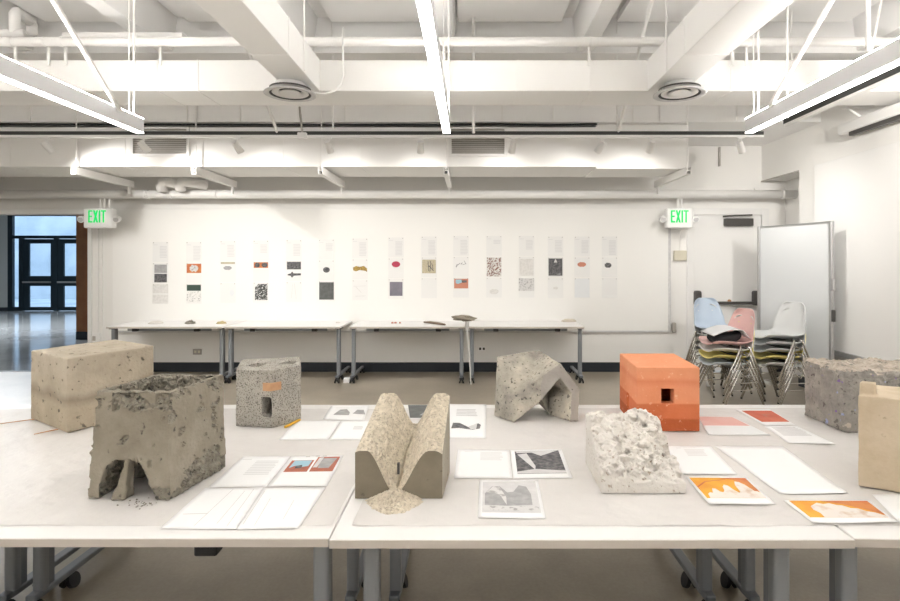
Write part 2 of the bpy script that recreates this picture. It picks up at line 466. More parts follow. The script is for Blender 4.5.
gp.box(hx(12.3), hx(110), HY + .045, HY + .05, hz(235.5), hz(216)); gp.box(hx(12.3), hx(18.6), HY + .045, HY + .05, hz(307), hz(238.5))
for a, b in ((22.5, 53.5), (57.2, 88)):
    gp.box(hx(a + 6), hx(b - 3.4), HY + .045, HY + .05, hz(276), hz(243.5)); gp.box(hx(a + 6), hx(b - 3.4), HY + .045, HY + .05, hz(307), hz(286))
gp.build('glass_pane', M_glass, d2)
struct('ground_outside', MB().box(-30, -4, HY + .2, 26, -0.12, 0), M_outside)
struct('wall_outside', MB().box(-30, -4, 24, 24.3, 0, 6.5), M_outside)

# ------------------------------------------------------------------ lamps
def linear_lamp(x, y1, label):
    z0, z1, w = 2.63, 2.755, .058
    t = thing('linear_pendant_lamp', label, 'lamp', (x, (y1 + WB + 1) / 2, z0), group='linear pendant lamps')
    ya, yb = WB + .6, y1
    b = MB()
    b.box(x - w / 2, x - w / 2 + .004, ya, yb, z0 + .006, z1 - .006); b.box(x + w / 2 - .004, x + w / 2, ya, yb, z0 + .006, z1 - .006)
    b.box(x - w / 2 + .004, x + w / 2 - .004, yb - .004, yb, z0 + .006, z1 - .006); b.box(x - w / 2 + .004, x + w / 2 - .004, ya, ya + .004, z0 + .006, z1 - .006)
    b.box(x - w / 2 + .004, x + w / 2 - .004, ya + .004, yb - .004, z0 + .05, z0 + .07)
    b.build('lamp_body', M_lampbody, t)
    MB().box(x - w / 2, x + w / 2, ya, yb, z0, z0 + .006).build('lower_diffuser', M_lamp, t)
    MB().box(x - w / 2 + .002, x + w / 2 - .002, ya, yb, z1 - .006, z1).build('upper_diffuser', M_uplamp, t)
    for dy in (.12, 2.2, 4.6, 7.0):
        for dx in (-.02, .02):
            MB().tube([(x + dx, yb - dy, z1), (x + dx, yb - dy, ZC if dx < 0 else 3.74)], .008 if dx > 0 else .005, 6).build('suspension_rod', M_pipe, t)
    return t
LX = (-2.757, -.195, 2.33)
linear_lamp(LX[0], 4.6, 'long white pendant lamp hanging nearest the hall opening')
linear_lamp(LX[1], 4.6, 'long white pendant lamp hanging over the middle of the room')
linear_lamp(LX[2], 4.6, 'long white pendant lamp hanging nearest the projection screen')
linear_lamp(-5.3, 4.6, 'added pendant lamp out of view beyond the braced one, lightening that side')  # added row, unseen, to put more light on that side
# unseen glowing panel added to brighten the hall
hl = thing('hall_fill_panel', 'added glowing panel, unseen, brightening the hall beyond the opening', 'lamp', (-11, 13, 3.28))
MB().box(-11.6, -10.4, 12.4, 13.6, 3.28, 3.3).build('glowing_diffuser', pm('hall_fill_glow', (.9, .9, .9), .5, emit=(.9, .95, 1), estr=HALL_FILL), hl)

# ------------------------------------------------------------------ ducts, pipes, rods
def single(name, label, cat, mb, mat, group=None, **k):
    o = mb.build(name, mat, None, **k)
    return tag(o, label, cat, group)
cd = thing('air_duct', 'wide white rectangular air duct crossing the whole room under the beams', 'duct', (0, 5.1, 3.078))
MB().box(WL, 4.12, 4.9, 5.35, 3.078, 3.354).build('duct_body', M_duct, cd, bevel=.006)
for u in (158, 198, 516.5, 590.5, 731):
    x = (u - VX) / F * 4.9
    MB().box(x - .004, x + .004, 4.893, 5.357, 3.072, 3.36).build('duct_seam', M_pipe, cd)
for x0, x1, lab in ((-1.615, -1.335, 'branch air duct with round diffuser next to the pendant lamp near the opening'), (1.58, 1.90, 'branch air duct with round diffuser on the projection screen side')):
    b = thing('branch_duct', lab, 'duct', ((x0 + x1) / 2, 2, 3.078), group='branch air ducts')
    MB().box(x0, x1, WB + .3, 4.9, 3.078, 3.354).build('duct_body', M_duct, b, bevel=.005)
    for y in (4.05, 2.6, 1.0):
        MB().box(x0 - .004, x1 + .004, y - .004, y + .004, 3.074, 3.358).build('duct_seam', M_pipe, b)
        for x in (x0 - .01, x1 + .01):
            MB().tube([(x, y + .35, 3.08), (x, y + .35, ZC)], .006, 6).build('hanger_rod', M_pipe, b)
def diffuser(x, y, lab):
    zb = 2.985
    t = thing('ceiling_diffuser', lab, 'air diffuser', (x, y, zb), group='round ceiling diffusers')
    MB().lathe([(.125, 3.078), (.125, zb + .02), (.119, zb + .02), (.119, 3.078)], (x, y, 0), 40, True).build('neck', M_duct, t, smooth=True)
    MB().lathe([(.172, zb + .035), (.195, zb + .012), (.215, zb + .008), (.218, zb), (.205, zb - .004), (.176, zb - .002), (.172, zb + .004)], (x, y, 0), 48, True).build('outer_ring', M_lgrey, t, smooth=True)
    MB().lathe([(.118, zb + .05), (.1715, zb + .05), (.1715, zb + .002), (.168, zb + .002), (.168, zb + .046), (.118, zb + .046)], (x, y, 0), 40, True).build('throat', M_dark, t)
    MB().lathe([(.0005, zb + .048), (.12, zb + .048)], (x, y, 0), 40).build('throat_shade_disc', M_dark, t)  # dark wall and disc paint the shade between the rings
    MB().lathe([(.095, zb + .040), (.148, zb + .016), (.152, zb + .010), (.146, zb + .007), (.10, zb + .022), (.095, zb + .030)], (x, y, 0), 40, True).build('middle_ring', M_duct, t, smooth=True)
    MB().lathe([(0.0005, zb + .030), (.07, zb + .024), (.090, zb + .012), (.087, zb + .006), (.05, zb + .014), (0.0005, zb + .012)], (x, y, 0), 40, False).build('centre_disc', M_duct, t, smooth=True)
diffuser(-1.535, 4.70, 'round white air diffuser beside the hanging loop of cable')
diffuser(1.79, 4.70, 'round white air diffuser on the projection screen side of the room')

# lower duct against the far wall with two louvred vents
ld = thing('vent_duct', 'deep white air duct with two louvred vents above the pinboard', 'duct', (-1, 7, 2.694))
XS = (597 - VX) / F * 6.54
MB().box(WL, XS, 6.54, 7.32, 2.694, 3.165).build('duct_body', M_duct, ld, bevel=.004)
MB().box(XS, (689 - VX) / F * 6.60, 6.60, 7.25, 2.68, 3.215).build('duct_end', M_duct, ld, bevel=.004)
for u in (10, 125, 203, 283, 360, 517):
    x = (u - VX) / F * 6.54
    MB().box(x - .004, x + .004, 6.535, 7.325, 2.690, 3.168).build('duct_seam', M_pipe, ld)
for ua, ub in ((132, 187.5), (450.5, 505.5)):
    xa, xb = (ua - VX) / F * 6.52, (ub - VX) / F * 6.52
    za, zb = CH + (VY - 154.5) * 6.52 / F, 3.15
    g = MB(); e = .03
    g.box(xa - .02, xb + .02, 6.515, 6.54, zb - e + .02, zb + .012); g.box(xa - .02, xb + .02, 6.515, 6.54, za - .02, za + e - .02)
    g.box(xa - .02, xa + .012, 6.515, 6.54, za + e - .02, zb - e + .02); g.box(xb - .012, xb + .02, 6.515, 6.54, za + e - .02, zb - e + .02)
    vo = g.build('vent_grille', M_white, ld)
    s = MB()
    nn = 13
    for i in range(nn):
        z = za + .02 + (zb - za - .04) * i / (nn - 1)
        s.add([(xa, 6.518, z - .007), (xb, 6.518, z - .007), (xb, 6.536, z + .009), (xa, 6.536, z + .009),
               (xa, 6.519, z - .010), (xb, 6.519, z - .010), (xb, 6.537, z + .006), (xa, 6.537, z + .006)],
              [(0, 1, 2, 3), (7, 6, 5, 4), (0, 4, 5, 1), (1, 5, 6, 2), (2, 6, 7, 3), (3, 7, 4, 0)])
    s.build('louvre', M_plate, vo)  # slats coloured grey for the shade in their gaps
single('black_gap_line', 'thin black line drawn along the gap above the vent duct', 'cable',
       MB().tube([W(-20, 124, 6.5), W(190, 124.5, 6.5), W(330, 125, 6.5), W(450, 124.5, 6.5), W(500, 124, 6.5), W(553, 125, 6.5), W(597, 124, 6.5)], .012, 8), M_black)  # black tube drawing the dark line in the gap above the duct
# channel struts under the vent duct
for u, n in ((75, 'first'), (195, 'second'), (321, 'third'), (446, 'fourth'), (688, 'fifth')):
    x = (u - VX) / F * 6.45
    t = thing('strut_channel', f'{n} short white channel under the vent duct, counted from the hall opening', 'bracket', (x, 6.9, 2.60), group='channel struts under the vent duct')
    s = MB(); s.box(x - .028, x + .028, 6.42, 7.55, 2.585, 2.59); s.box(x - .028, x - .022, 6.42, 7.55, 2.59, 2.672); s.box(x + .022, x + .028, 6.42, 7.55, 2.59, 2.672); s.box(x - .022, x + .022, 6.43, 7.55, 2.628, 2.634)
    s.build('channel', M_pipe, t)
    MB().tube([(x, 6.47, 2.634), (x, 6.47, 3.73)], .008, 6).build('hanger_rod', M_pipe, t)
    MB().box(x - .008, x + .008, 7.45, 7.50, 2.49, 2.585).build('hanger_strap', M_pipe, t)
# pipe in front of the far wall
PZ, PY = 2.50, 7.60
pp = thing('wall_pipe', 'long white pipe along the far wall below the vent duct', 'pipe', (-1, PY, PZ))
MB().tube([(WL, PY, PZ), (WR, PY, PZ)], .058, 20).build('pipe_run', M_pipe, pp, smooth=True)
for u in (146, 148.5, 169.5, 172.5, 217, 448, 782):
    x = (u - VX) / F * PY
    MB().tube([(x - .009, PY, PZ), (x + .009, PY, PZ)], .066, 20).build('pipe_clamp', M_pipe, pp, smooth=False)
for ua, ub in ((160, 172), (179, 194)):
    xa, xb = (ua - VX) / F * 7.45, (ub - VX) / F * 7.45
    MB().tube([(xa, 7.50, PZ + .03), (xa, 7.48, PZ + .10), (xa + .03, 7.47, PZ + .145), (xa + .08, 7.47, PZ + .155), (xb + .05, 7.50, PZ + .13), (xb + .12, 7.56, PZ + .12)], .068, 18).build('pipe_elbow', M_pipe, pp, smooth=True)
# pipe in front of the cross duct
p2 = thing('ceiling_pipe', 'white pipe hung across the room in front of the cross duct', 'pipe', (-1, 4.74, 3.45))
MB().tube([(WL, 4.845, 3.495), (4.155, 4.845, 3.495)], .040, 18).build('pipe_run', M_pipe, p2, smooth=True)
for u in (15, 48, 65, 160, 444, 589, 714, 733, 747):
    x = (u - VX) / F * 4.88
    MB().box(x - .012, x + .012, 4.880, 4.892, 3.30, 3.50).build('hanger_strap', M_pipe, p2)
    MB().tube([(x - .012, 4.845, 3.495), (x + .012, 4.845, 3.495)], .043, 16).build('hanger_clip', M_pipe, p2)
# trough, elbow pipe and conduits by the opening side
single('cable_trough', 'white box trough near the ceiling behind the braced pendant lamp', 'cable trough', MB().box(W(62, 30, 4.9).x, W(183, 30, 4.9).x, 4.89, 4.98, 3.54, 3.60), M_pipe, bevel=.01)
ep = thing('elbow_pipe', 'thick white pipe bending down from the ceiling in the corner', 'pipe', W(20, 38, 5.0))
MB().tube([W(-30, 34.5, 5.0), W(24, 34.5, 5.0)], .044, 16).build('pipe_run', M_pipe, ep, smooth=True)
MB().tube([W(15, 34, 5.0), W(15, 14, 5.0), W(16.5, 12, 5.05), W(31, 22.5, 5.3), W(32, 24.5, 5.3), W(32, 34, 5.3)], .045, 16).build('pipe_bend', M_pipe, ep, smooth=True)
def rod(label, a, b, r, mat=M_pipe, cat='rod', name='hanging_rod'):
    single(name, label, cat, MB().tube([a, b], r, 8), mat)
rod('slanted white brace running down to the pendant lamp near the opening', W(48, -8, 3.35), W(119.5, 110, 4.25), .017, name='brace_rod')
rod('slanted white brace running down to the pendant lamp near the projection screen', W(837, -8, 3.35), W(770, 106, 4.2), .016, name='brace_rod')
rod('slanted white brace behind the round diffuser with the cable loop', W(239, 24, 5.4), W(277.5, 133, 6.0), .018, name='brace_rod')
rod('long slanted white brace ending on the spotlight track beside the second diffuser', W(655, -12, 5.0), W(618, 132, 6.0), .019, name='brace_rod')
rod('thick upright white rod holding the track near the middle lamp', W(473.5, -20, 5.5), W(473.5, 133, 5.5) , .016)
rod('thin white rod holding the track next to the cable loop', W(332, 20, 5.68), W(333, 132, 6.0), .010)
rod('thin white rod holding the track on the far side of the middle', W(617, 24, 5.7), W(617, 132, 6.0), .008)
rod('thin white rod hung in front of the cross duct above the screen', W(787.5, -44, 4.6), W(787.5, 118, 4.6), .009)
rod('thick white rod above the pendant lamp near the projection screen', W(868, -10, 3.12), W(868, 53, 3.12), .012)
single('hanging_cable', 'white cable loop hanging beside the round diffuser', 'cable',
       MB().tube([W(343, 28, 4.80), W(343, 76, 4.80), W(340, 85, 4.80), W(334, 91, 4.79), W(326, 94, 4.79), W(312, 93.5, 4.78), W(306, 91, 4.75)], .010, 8), M_pipe, smooth=True)

# spotlight tracks
ty, tz = 6.0, CH + (VY - 137.5) * 6.0 / F
def track(name, label, ax, a, b, c, z):
    t = thing(name, label, 'track', (0, 0, z))
    if ax == 'x':
        t.location = ((a + b) / 2, c, z)
        MB().box(a, b, c - .018, c + .03, z + .024, z + .064).build('track_rail', M_track, t)
        MB().box(a, b, c - .02, c + .03, z, z + .024).build('track_cover', M_white, t)
    else:
        t.location = (c, (a + b) / 2, z)
        MB().box(c - .026, c + .02, a, b, z + .022, z + .085).build('track_rail', M_track, t)
        MB().box(c - .026, c + .02, a, b, z, z + .022).build('track_cover', M_white, t)
    return t
TE = (763 - VX) / F * ty
track('spotlight_track', 'long dark spotlight track crossing in front of the vent duct', 'x', WL, TE, ty, tz)
t2 = track('spotlight_track', 'dark spotlight track running towards us beside the projection screen', 'y', WB + .5, 5.45, 3.13, 2.90)
MB().tube([(3.13, 5.35, 3.0), (3.13, 5.35, ZC)], .008, 6).build('hanger_rod', M_pipe, t2)
MB().tube([(3.13, 4.35, 3.0), (3.35, 4.35, ZC)], .010, 6).build('hanger_rod', M_pipe, t2)
sn = ['first', 'second', 'third', 'fourth', 'fifth', 'sixth', 'seventh', 'eighth', 'ninth']
tilt = [(.45, .55), (.5, .5), (.3, .65), (.15, .65), (-.05, .65), (-.15, .65), (-.45, .55), (-.1, .65), (.5, .45)]
for i, u in enumerate((47, 143.5, 237, 328.5, 420.5, 513, 601, 651.5, 740.5)):
    x = (u - VX) / F * ty
    t = thing('spotlight', f'{sn[i]} small white spotlight on the long track, counted from the hall opening', 'spotlight', (x, ty, tz), group='spotlights on the long track')
    MB().box(x - .035, x + .035, ty - .016, ty + .016, tz - .016, tz).build('track_adapter', M_white, t, bevel=.003)
    MB().tube([(x, ty, tz - .016), (x, ty, tz - .075)], .010, 8).build('stem', M_white, t)
    dx, dy = tilt[i]
    dv = Vector((dx, dy, -.75)).normalized()
    c = Vector((x, ty, tz - .095))
    MB().tube([c - dv * .06, c - dv * .055, c + dv * .075, c + dv * .078, c + dv * .07], [.028, .034, .040, .036, .034], 18).build('lamp_head', M_white, t)
    MB().tube([c + dv * .0701, c + dv * .0715], .0335, 18).build('lens', M_plate, t)
    ld_ = bpy.data.lights.new('spotlight_beam', 'SPOT')
    ld_.energy = SPOT * (2.7, 1.8, .95, .62, .58, .58, .72, .95, 1.5)[i]; ld_.color = (1.0, .975, .94); ld_.spot_size = math.radians(150); ld_.spot_blend = 1.0; ld_.shadow_soft_size = .03
    lo_ = bpy.data.objects.new('spotlight_beam', ld_); C.objects.link(lo_); lo_.parent = t
    lo_.location = c + dv * .085 - Vector(t.location)
    lo_.rotation_euler = (dv * -1).to_track_quat('Z', 'Y').to_euler()
for k, y in enumerate((3.5, 2.6, 1.7)):  # unseen spots added to brighten the side wall and its corner
    t = thing('side_fill_spot', f'{sn[k]} added spotlight on the side track, unseen, brightening the side wall', 'spotlight', (3.13, y, 2.9), group='added spotlights on the side track')
    MB().box(3.10, 3.15, y - .03, y + .03, 2.884, 2.90).build('track_adapter', M_white, t, bevel=.003)
    MB().tube([(3.13, y, 2.884), (3.13, y, 2.82)], .010, 8).build('stem', M_white, t)
    dv = Vector((.42, .88, .0 - .10 * k)).normalized(); c = Vector((3.13, y, 2.80))
    MB().tube([c - dv * .06, c - dv * .055, c + dv * .075, c + dv * .078, c + dv * .07], [.028, .034, .040, .036, .034], 18).build('lamp_head', M_white, t)
    ld_ = bpy.data.lights.new('spotlight_beam', 'SPOT')
    ld_.energy = SIDE_FILL; ld_.color = (1.0, .965, .92); ld_.spot_size = math.radians(90); ld_.spot_blend = 1.0; ld_.shadow_soft_size = .03
    lo_ = bpy.data.objects.new('spotlight_beam', ld_); C.objects.link(lo_); lo_.parent = t
    lo_.location = c + dv * .085 - Vector(t.location)
    lo_.rotation_euler = (dv * -1).to_track_quat('Z', 'Y').to_euler()
# box on the track
b0 = W(303, 135, 5.98)
bx = thing('junction_box', 'white clamp box on the spotlight track', 'junction box', (b0.x, 5.97, b0.z))
MB().box(b0.x - .05, b0.x + .05, 5.93, 5.978, b0.z - .045, b0.z + .02).build('box_body', M_white, bx, bevel=.01)
MB().tube([(b0.x, 5.96, b0.z + .02), (b0.x - .01, 5.96, b0.z + .09), (b0.x - .03, 5.96, b0.z + .30)], .012, 8).build('box_cable', M_plate, bx)

# projection screen on the right wall
ps = thing('projection_screen', 'rolled up cream projection screen mounted high on the side wall', 'screen', (4.06, 4.0, 2.9))
MB().box(3.99, 4.13, 1.5, 5.98, 2.93, 3.05).build('screen_housing', M_white, ps, bevel=.02)
MB().box(3.99, 4.05, 1.55, 5.80, 2.885, 2.93).build('weight_bar', M_dark, ps, bevel=.008)
for y in (5.66, 3.2):
    MB().box(3.855, 4.1585, y, y + .05, 3.15, 3.18).build('bracket', M_white, ps)
    MB().tube([(3.90, y + .025, 3.15), (4.06, y + .025, 3.045)], .013, 6).build('bracket', M_white, ps)
# ------------------------------------------------------------------ pinboard, tack panel, wall fittings
pb = thing('pinboard', 'huge white pinboard covering the far wall', 'pinboard', (-1.1, WY, .58))
MB().box((113 - VX) / F * 7.83, (669 - VX) / F * 7.83, WY - .03, WY - .0015, .575, 2.32).build('board_panel', M_board, pb, bevel=.003)
MB().box((113 - VX) / F * 7.83, (669 - VX) / F * 7.83, WY - .034, WY - .0305, .565, .59).build('bottom_trim', M_lgrey, pb)
MB().box((668 - VX) / F * 7.83, (670.5 - VX) / F * 7.83, WY - .034, WY - .0015, .575, 2.32).build('side_trim', M_lgrey, pb)
tp = thing('tack_panel', 'tall white panel fixed along the side wall', 'panel', (4.14, 4, .55))
MB().box(4.132, 4.1585, 0.5, 6.60, .56, 2.72).build('panel_face', M_tack, tp, bevel=.003)
MB().box(4.10, 4.1585, 0.5, 6.60, .51, .56).build('panel_ledge', M_alu, tp)
def exit_sign(u, uw, label, extra):
    c = W(u, 218, 7.55)
    w = uw * 7.55 / F / 2; h = .137
    t = thing('exit_sign', label, 'exit sign', (c.x, 7.62, c.z - h), group='lit exit signs')
    MB().box(c.x - w, c.x + w, 7.55, 7.66, c.z - h, c.z + h).build('housing', M_signface, t, bevel=.02, seg=3)
    L = MB(); H_, k_ = .084, .019
    x0, zc_ = c.x - .125, c.z + .022
    def bar(a, b, lo, hi):
        L.box(x0 + a, x0 + b, 7.545, 7.551, zc_ + lo, zc_ + hi)
    bar(0, k_, -H_, H_); bar(k_, .056, H_ - k_, H_); bar(k_, .050, -k_ / 2, k_ / 2); bar(k_, .056, -H_, -H_ + k_)
    for q in (1, -1):
        L.slab([(x0 + .066, 7.545, zc_ - q * H_), (x0 + .088, 7.545, zc_ - q * H_), (x0 + .134, 7.545, zc_ + q * H_), (x0 + .112, 7.545, zc_ + q * H_)], (0, .006, 0))
    bar(.145, .145 + k_, -H_, H_); bar(.198, .198 + k_, -H_, H_ - k_); bar(.174, .241, H_ - k_, H_)
    L.build('lettering', M_green, t)
    for s in (-1, 1):
        k = Vector((c.x + s * (w + .045), 7.60, c.z - .01))
        hd = MB().tube([k + Vector((0, .05, .01)), k + Vector((0, .02, .005)), k + Vector((0, -.035, -.008)), k + Vector((0, -.042, -.01))], [.025, .042, .048, .044], 16).build('emergency_lamp', M_signface, t)
        MB().tube([k + Vector((0, -.0425, -.01)), k + Vector((0, -.044, -.0103))], .036, 16).build('lens', M_lgrey, hd)
        MB().tube([k + Vector((-s * .06, .03, 0)), k + Vector((0, .03, 0))], .012, 8).build('lamp_arm', M_signface, t)
    for du in extra:
        MB().tube([(c.x + du, 7.62, c.z + h - .01), (c.x + du, 7.62, 2.47)], .013, 8).build('conduit', M_pipe, t)
    return t
exit_sign(97.5, 29, 'lit green exit sign beside the wide hall opening', (-.01, .05, .12))
exit_sign(680, 26, 'lit green exit sign beside the white door', (0.0, .05))
def conduit(label, pts, r=.014):
    single('wall_conduit', label, 'conduit', MB().tube(pts, r, 8), M_pipe)
zc = lambda v: CH - (v - VY) * 7.82 / F
xw = lambda u: (u - VX) / F * 7.82
conduit('white conduit down the wall edge by the hall opening to a socket', [(xw(97), 7.835, 2.18), (xw(97), 7.835, .56)])
conduit('second white conduit above the socket, a little further from the opening', [(xw(101), 7.838, 2.18), (xw(101), 7.838, .10)], .010)
bo = thing('socket_box', 'white socket box at the foot of the conduit by the opening', 'socket', (xw(97), WY, .5))
MB().box(xw(93), xw(101.5), 7.80, 7.822, zc(343), zc(333)).build('box_body', M_white, bo, bevel=.006)
MB().box(xw(93.6), xw(96.5), 7.795, 7.80, zc(340.5), zc(336)).build('socket_face', M_plate, bo)
for u, v, lab in ((196.5, 352, 'brass coloured power socket under the pinboard below the first table'), (482, 349, 'power socket under the pinboard behind the last two tables')):
    so = thing('power_socket', lab, 'socket', (xw(u), WY, zc(v)), group='power sockets under the pinboard')
    w, h = (.062, .04) if u < 300 else (.05, .03)
    MB().box(xw(u) - w, xw(u) + w, WY - .012, WY, zc(v) - h, zc(v) + h).build('cover_plate', M_plate if u < 300 else M_signface, so, bevel=.003)
    for dx in (-.026, .026):
        MB().box(xw(u) + dx - .015, xw(u) + dx + .015, WY - .0145, WY - .012, zc(v) - .017, zc(v) + .017).build('socket_face', M_dark if u > 300 else M_beige, so)
sw = thing('wall_switch', 'cream switch box on the wall under the exit sign by the door', 'switch', (xw(680), WY, zc(255)))
MB().box(xw(674), xw(686.5), WY - .05, WY, zc(260.5), zc(250.5)).build('box_body', M_beige, sw, bevel=.008)
MB().box(xw(678.5), xw(682.5), WY - .056, WY - .05, zc(258), zc(252)).build('switch_rocker', M_yellow if False else M_beige, sw)
MB().tube([(xw(677), 7.6, 2.06), (xw(678), 7.7, 2.0), (xw(680), 7.81, 1.88), (xw(680), 7.82, 1.72)], .006, 6).build('switch_cable', M_pipe, sw)
single('release_button', 'small dark oval fitting on the wall near the door', 'fitting', MB().box(xw(672), xw(676.5), WY - .04, WY, zc(333), zc(322.5)), M_plate, bevel=.02, seg=3)

# ------------------------------------------------------------------ prints pinned to the board
def ell(cx, cy, rx, ry, n=20, wob=.0):
    return [(cx + rx * math.cos(2 * math.pi * k / n) * (1 + wob * math.sin(3.1 * k)), cy + ry * math.sin(2 * math.pi * k / n) * (1 + wob * math.cos(2.3 * k))) for k in range(n)]
def rc(a, b, c, d): return [(a, c), (b, c), (b, d), (a, d)]
def lines(a, b, c, d, n, ragged=True):
    out = []
    for i in range(n):
        y = c + (d - c) * i / n
        out.append(rc(a, b - (random.random() * .06 if ragged else 0), y, y + (d - c) / n * .62))
    return out
YB = WY - .0305
PW, PH = .222, .283
def wall_sheet(u, v, label, prints, h=PH, mat=None, group='sheets pinned to the board'):
    """a paper pinned to the board, its top edge at (u, v); prints = (name, [polygons in 0..1 from the top left corner], material)"""
    x, z = xw(u), zc(v)
    t = thing('pinned_sheet', label, 'paper sheet', (x, YB, z - h), group=group)
    mb = MB()
    def pf(a, b):
        return Vector((x + (a - .5) * PW, YB - .0022 - .004 * max(0, b - .8) * 5 * (.5 + .5 * math.sin(u * 1.7 + a * 2)), z - b * h))
    mb.grid(pf, 2, 6)
    o = mb.build('paper', mat or M_paperw, t)
    s = o.modifiers.new('thickness', 'SOLIDIFY'); s.thickness = .0006
    for k, (nm, polys, m) in enumerate(prints):
        pr = MB()
        for pol in polys:
            pts = []
            for a, b in pol:
                q = pf(a, min(b, 1)); q.y -= .0012 + .0004 * k
                if b > .8: q.y -= .0012
                pts.append(q)
            pr.poly(pts)
        pr.build(nm, m, t)
    for a in (.07, .93):
        q = pf(a, .04)
        MB().tube([q, q + Vector((0, -.006, 0))], .0058, 8).build('push_pin', M_plate, t)
ordn = ['first', 'second', 'third', 'fourth', 'fifth', 'sixth', 'seventh', 'eighth', 'ninth', 'tenth', 'eleventh', 'twelfth', 'thirteenth', 'fourteenth', 'fifteenth']
us = [160.5, 194, 228, 261, 294, 326.5, 360, 396, 429, 461, 494, 526.5, 555.5, 582, 609.5]
vt = [242, 242, 241, 240.5, 240, 239.5, 238.5, 237.5, 236.5, 236, 236, 236, 236.5, 236.5, 236.5]
PHOTO = 'photo_print'
mid = [
 ('two stacked grey photos', [(PHOTO, [rc(.12, .92, .08, .50)], M_mid), (PHOTO, [rc(.12, .92, .54, .97)], M_ink)]),
 ('orange photo of a dark stone cluster', [(PHOTO, [rc(.04, .97, .04, .50)], M_orange), ('stone_print', [ell(.5, .27, .28, .17, 16, .25)], M_greysp)]),
 ('grey mound under a brown strip', [('strip_print', [rc(.05, .95, .0, .10)], M_tan), ('mound_print', [ell(.48, .30, .27, .10, 16, .1)], M_mid)]),
 ('wide orange and dark photo', [(PHOTO, [rc(.04, .96, .04, .32)], M_orange), ('stone_print', [ell(.27, .18, .16, .12), ell(.74, .18, .2, .12)], M_ink)]),
 ('two dark photos', [(PHOTO, [rc(.05, .95, .04, .42)], M_ink), ('shape_print', [[(.1, .66), (.3, .62), (.38, .52), (.48, .62), (.95, .62), (.95, .72), (.5, .74), (.38, .84), (.28, .74), (.1, .72)]], M_ink)]),
 ('single black oval', [('oval_print', [ell(.5, .48, .22, .14)], M_ink)]),
 ('brown and yellow arched shape', [('arch_print', [[(.05, .42), (.25, .34), (.5, .38), (.75, .33), (.95, .46), (.96, .64), (.85, .58), (.5, .54), (.25, .60), (.08, .56)]], M_brownp)]),
 ('crimson oval', [('oval_print', [ell(.5, .30, .27, .15)], M_crim)]),
 ('tan panel with dark strokes', [(PHOTO, [rc(.06, .94, .12, .80)], M_tan), ('stroke_print', [[(.42, .2), (.46, .2), (.5, .7), (.46, .7)], [(.6, .18), (.64, .18), (.58, .72), (.54, .72)], [(.5, .4), (.8, .66), (.78, .7), (.48, .44)], [(.66, .3), (.7, .3), (.78, .6), (.74, .6)]], M_ink)]),
 ('thin pencil squiggle', [('stroke_print', [[(.16, .50), (.24, .36), (.3, .40), (.22, .54)], [(.3, .38), (.45, .30), (.46, .33), (.32, .42)], [(.48, .36), (.58, .28), (.6, .31), (.5, .40)], [(.68, .18), (.72, .2), (.82, .34), (.78, .36)], [(.6, .38), (.84, .34), (.84, .36), (.6, .41)]], M_mid)]),
 ('dense red brown speckled print', [(PHOTO, [rc(.04, .96, .05, .98)], M_speck)]),
 ('faint grey wash', [(PHOTO, [rc(.05, .95, .10, .95)], M_grey_paper)]),
 ('dark print of a pale triangle', [(PHOTO, [rc(.05, .94, .06, .92)], M_ink), ('triangle_print', [[(.5, .07), (.9, .72), (.8, .86), (.2, .86), (.1, .76)]], M_lgrey)]),
 ('salmon coloured oval', [('oval_print', [ell(.48, .36, .28, .12, 16, .08)], M_salmon)]),
 ('small black rounded stone', [('stone_print', [ell(.40, .40, .22, .13, 16, .08)], M_ink)]),
]
bot = [
 ('two pale grey textured blocks', [('grey_print', [rc(.0, 1, .02, .47)], M_grey_paper), ('grey_print', [rc(.0, 1, .53, .98)], M_grey_paper)]),
 ('dark green band over speckles', [('band_print', [rc(.05, .95, .04, .34)], M_greenp), ('speckle_print', [rc(.05, .95, .36, .92)], M_whsp)]),
 ('almost blank page with faint mark', [('mark_print', [ell(.75, .5, .14, .16)], M_bluish)]),
 ('black photo of white fragments', [(PHOTO, [[(.12, .24), (.34, .07), (.92, .07), (.92, .88), (.12, .88)]], M_dksp)]),
 ('blank page with faint pencil lines', [('line_print', [[(.40, .1), (.42, .1), (.36, .8), (.34, .8)], [(.52, .08), (.54, .08), (.66, .85), (.64, .85)]], M_grey_paper)]),
 ('solid charcoal rectangle', [(PHOTO, [rc(.04, .97, .06, .93)], M_char)]),
 ('faint scribble', [('scribble_print', [[(.1, .3), (.9, .28), (.9, .30), (.1, .32)], [(.25, .33), (.6, .62), (.58, .64), (.23, .35)], [(.2, .8), (.85, .78), (.85, .80), (.2, .82)]], M_grey_paper)]),
 ('purple grey gradient rectangle', [(PHOTO, [rc(.10, .92, .14, .84)], M_purple)]),
 ('empty cream page curling at its lower edge', []),
 ('orange photo with pale blue sky', [(PHOTO, [rc(.06, .96, .06, .54)], M_salmon), ('sky_print', [[(.16, .10), (.55, .10), (.56, .24), (.3, .32), (.16, .28)]], M_sky), ('shadow_print', [[(.52, .14), (.86, .14), (.86, .24), (.6, .26)]], M_ink)]),
 ('faint grey cloud low on the page', [('cloud_print', [ell(.5, .70, .30, .13, 16, .15)], M_grey_paper)]),
 ('grey speckled square', [(PHOTO, [rc(.0, .98, .04, .66)], M_greysp)]),
 ('cream page with a tiny faint sketch', [('sketch_print', [ell(.5, .5, .16, .07, 14, .3)], M_grey_paper)]),
 ('plain bluish tinted page', [('tint_print', [rc(.03, .97, .03, .97)], M_bluish)]),
 ('plain white page', []),
]
th = [.62, .75, .62, .45, .62, .38, .7, .72, .72, .75, .22, .5, .62, .66, .75]
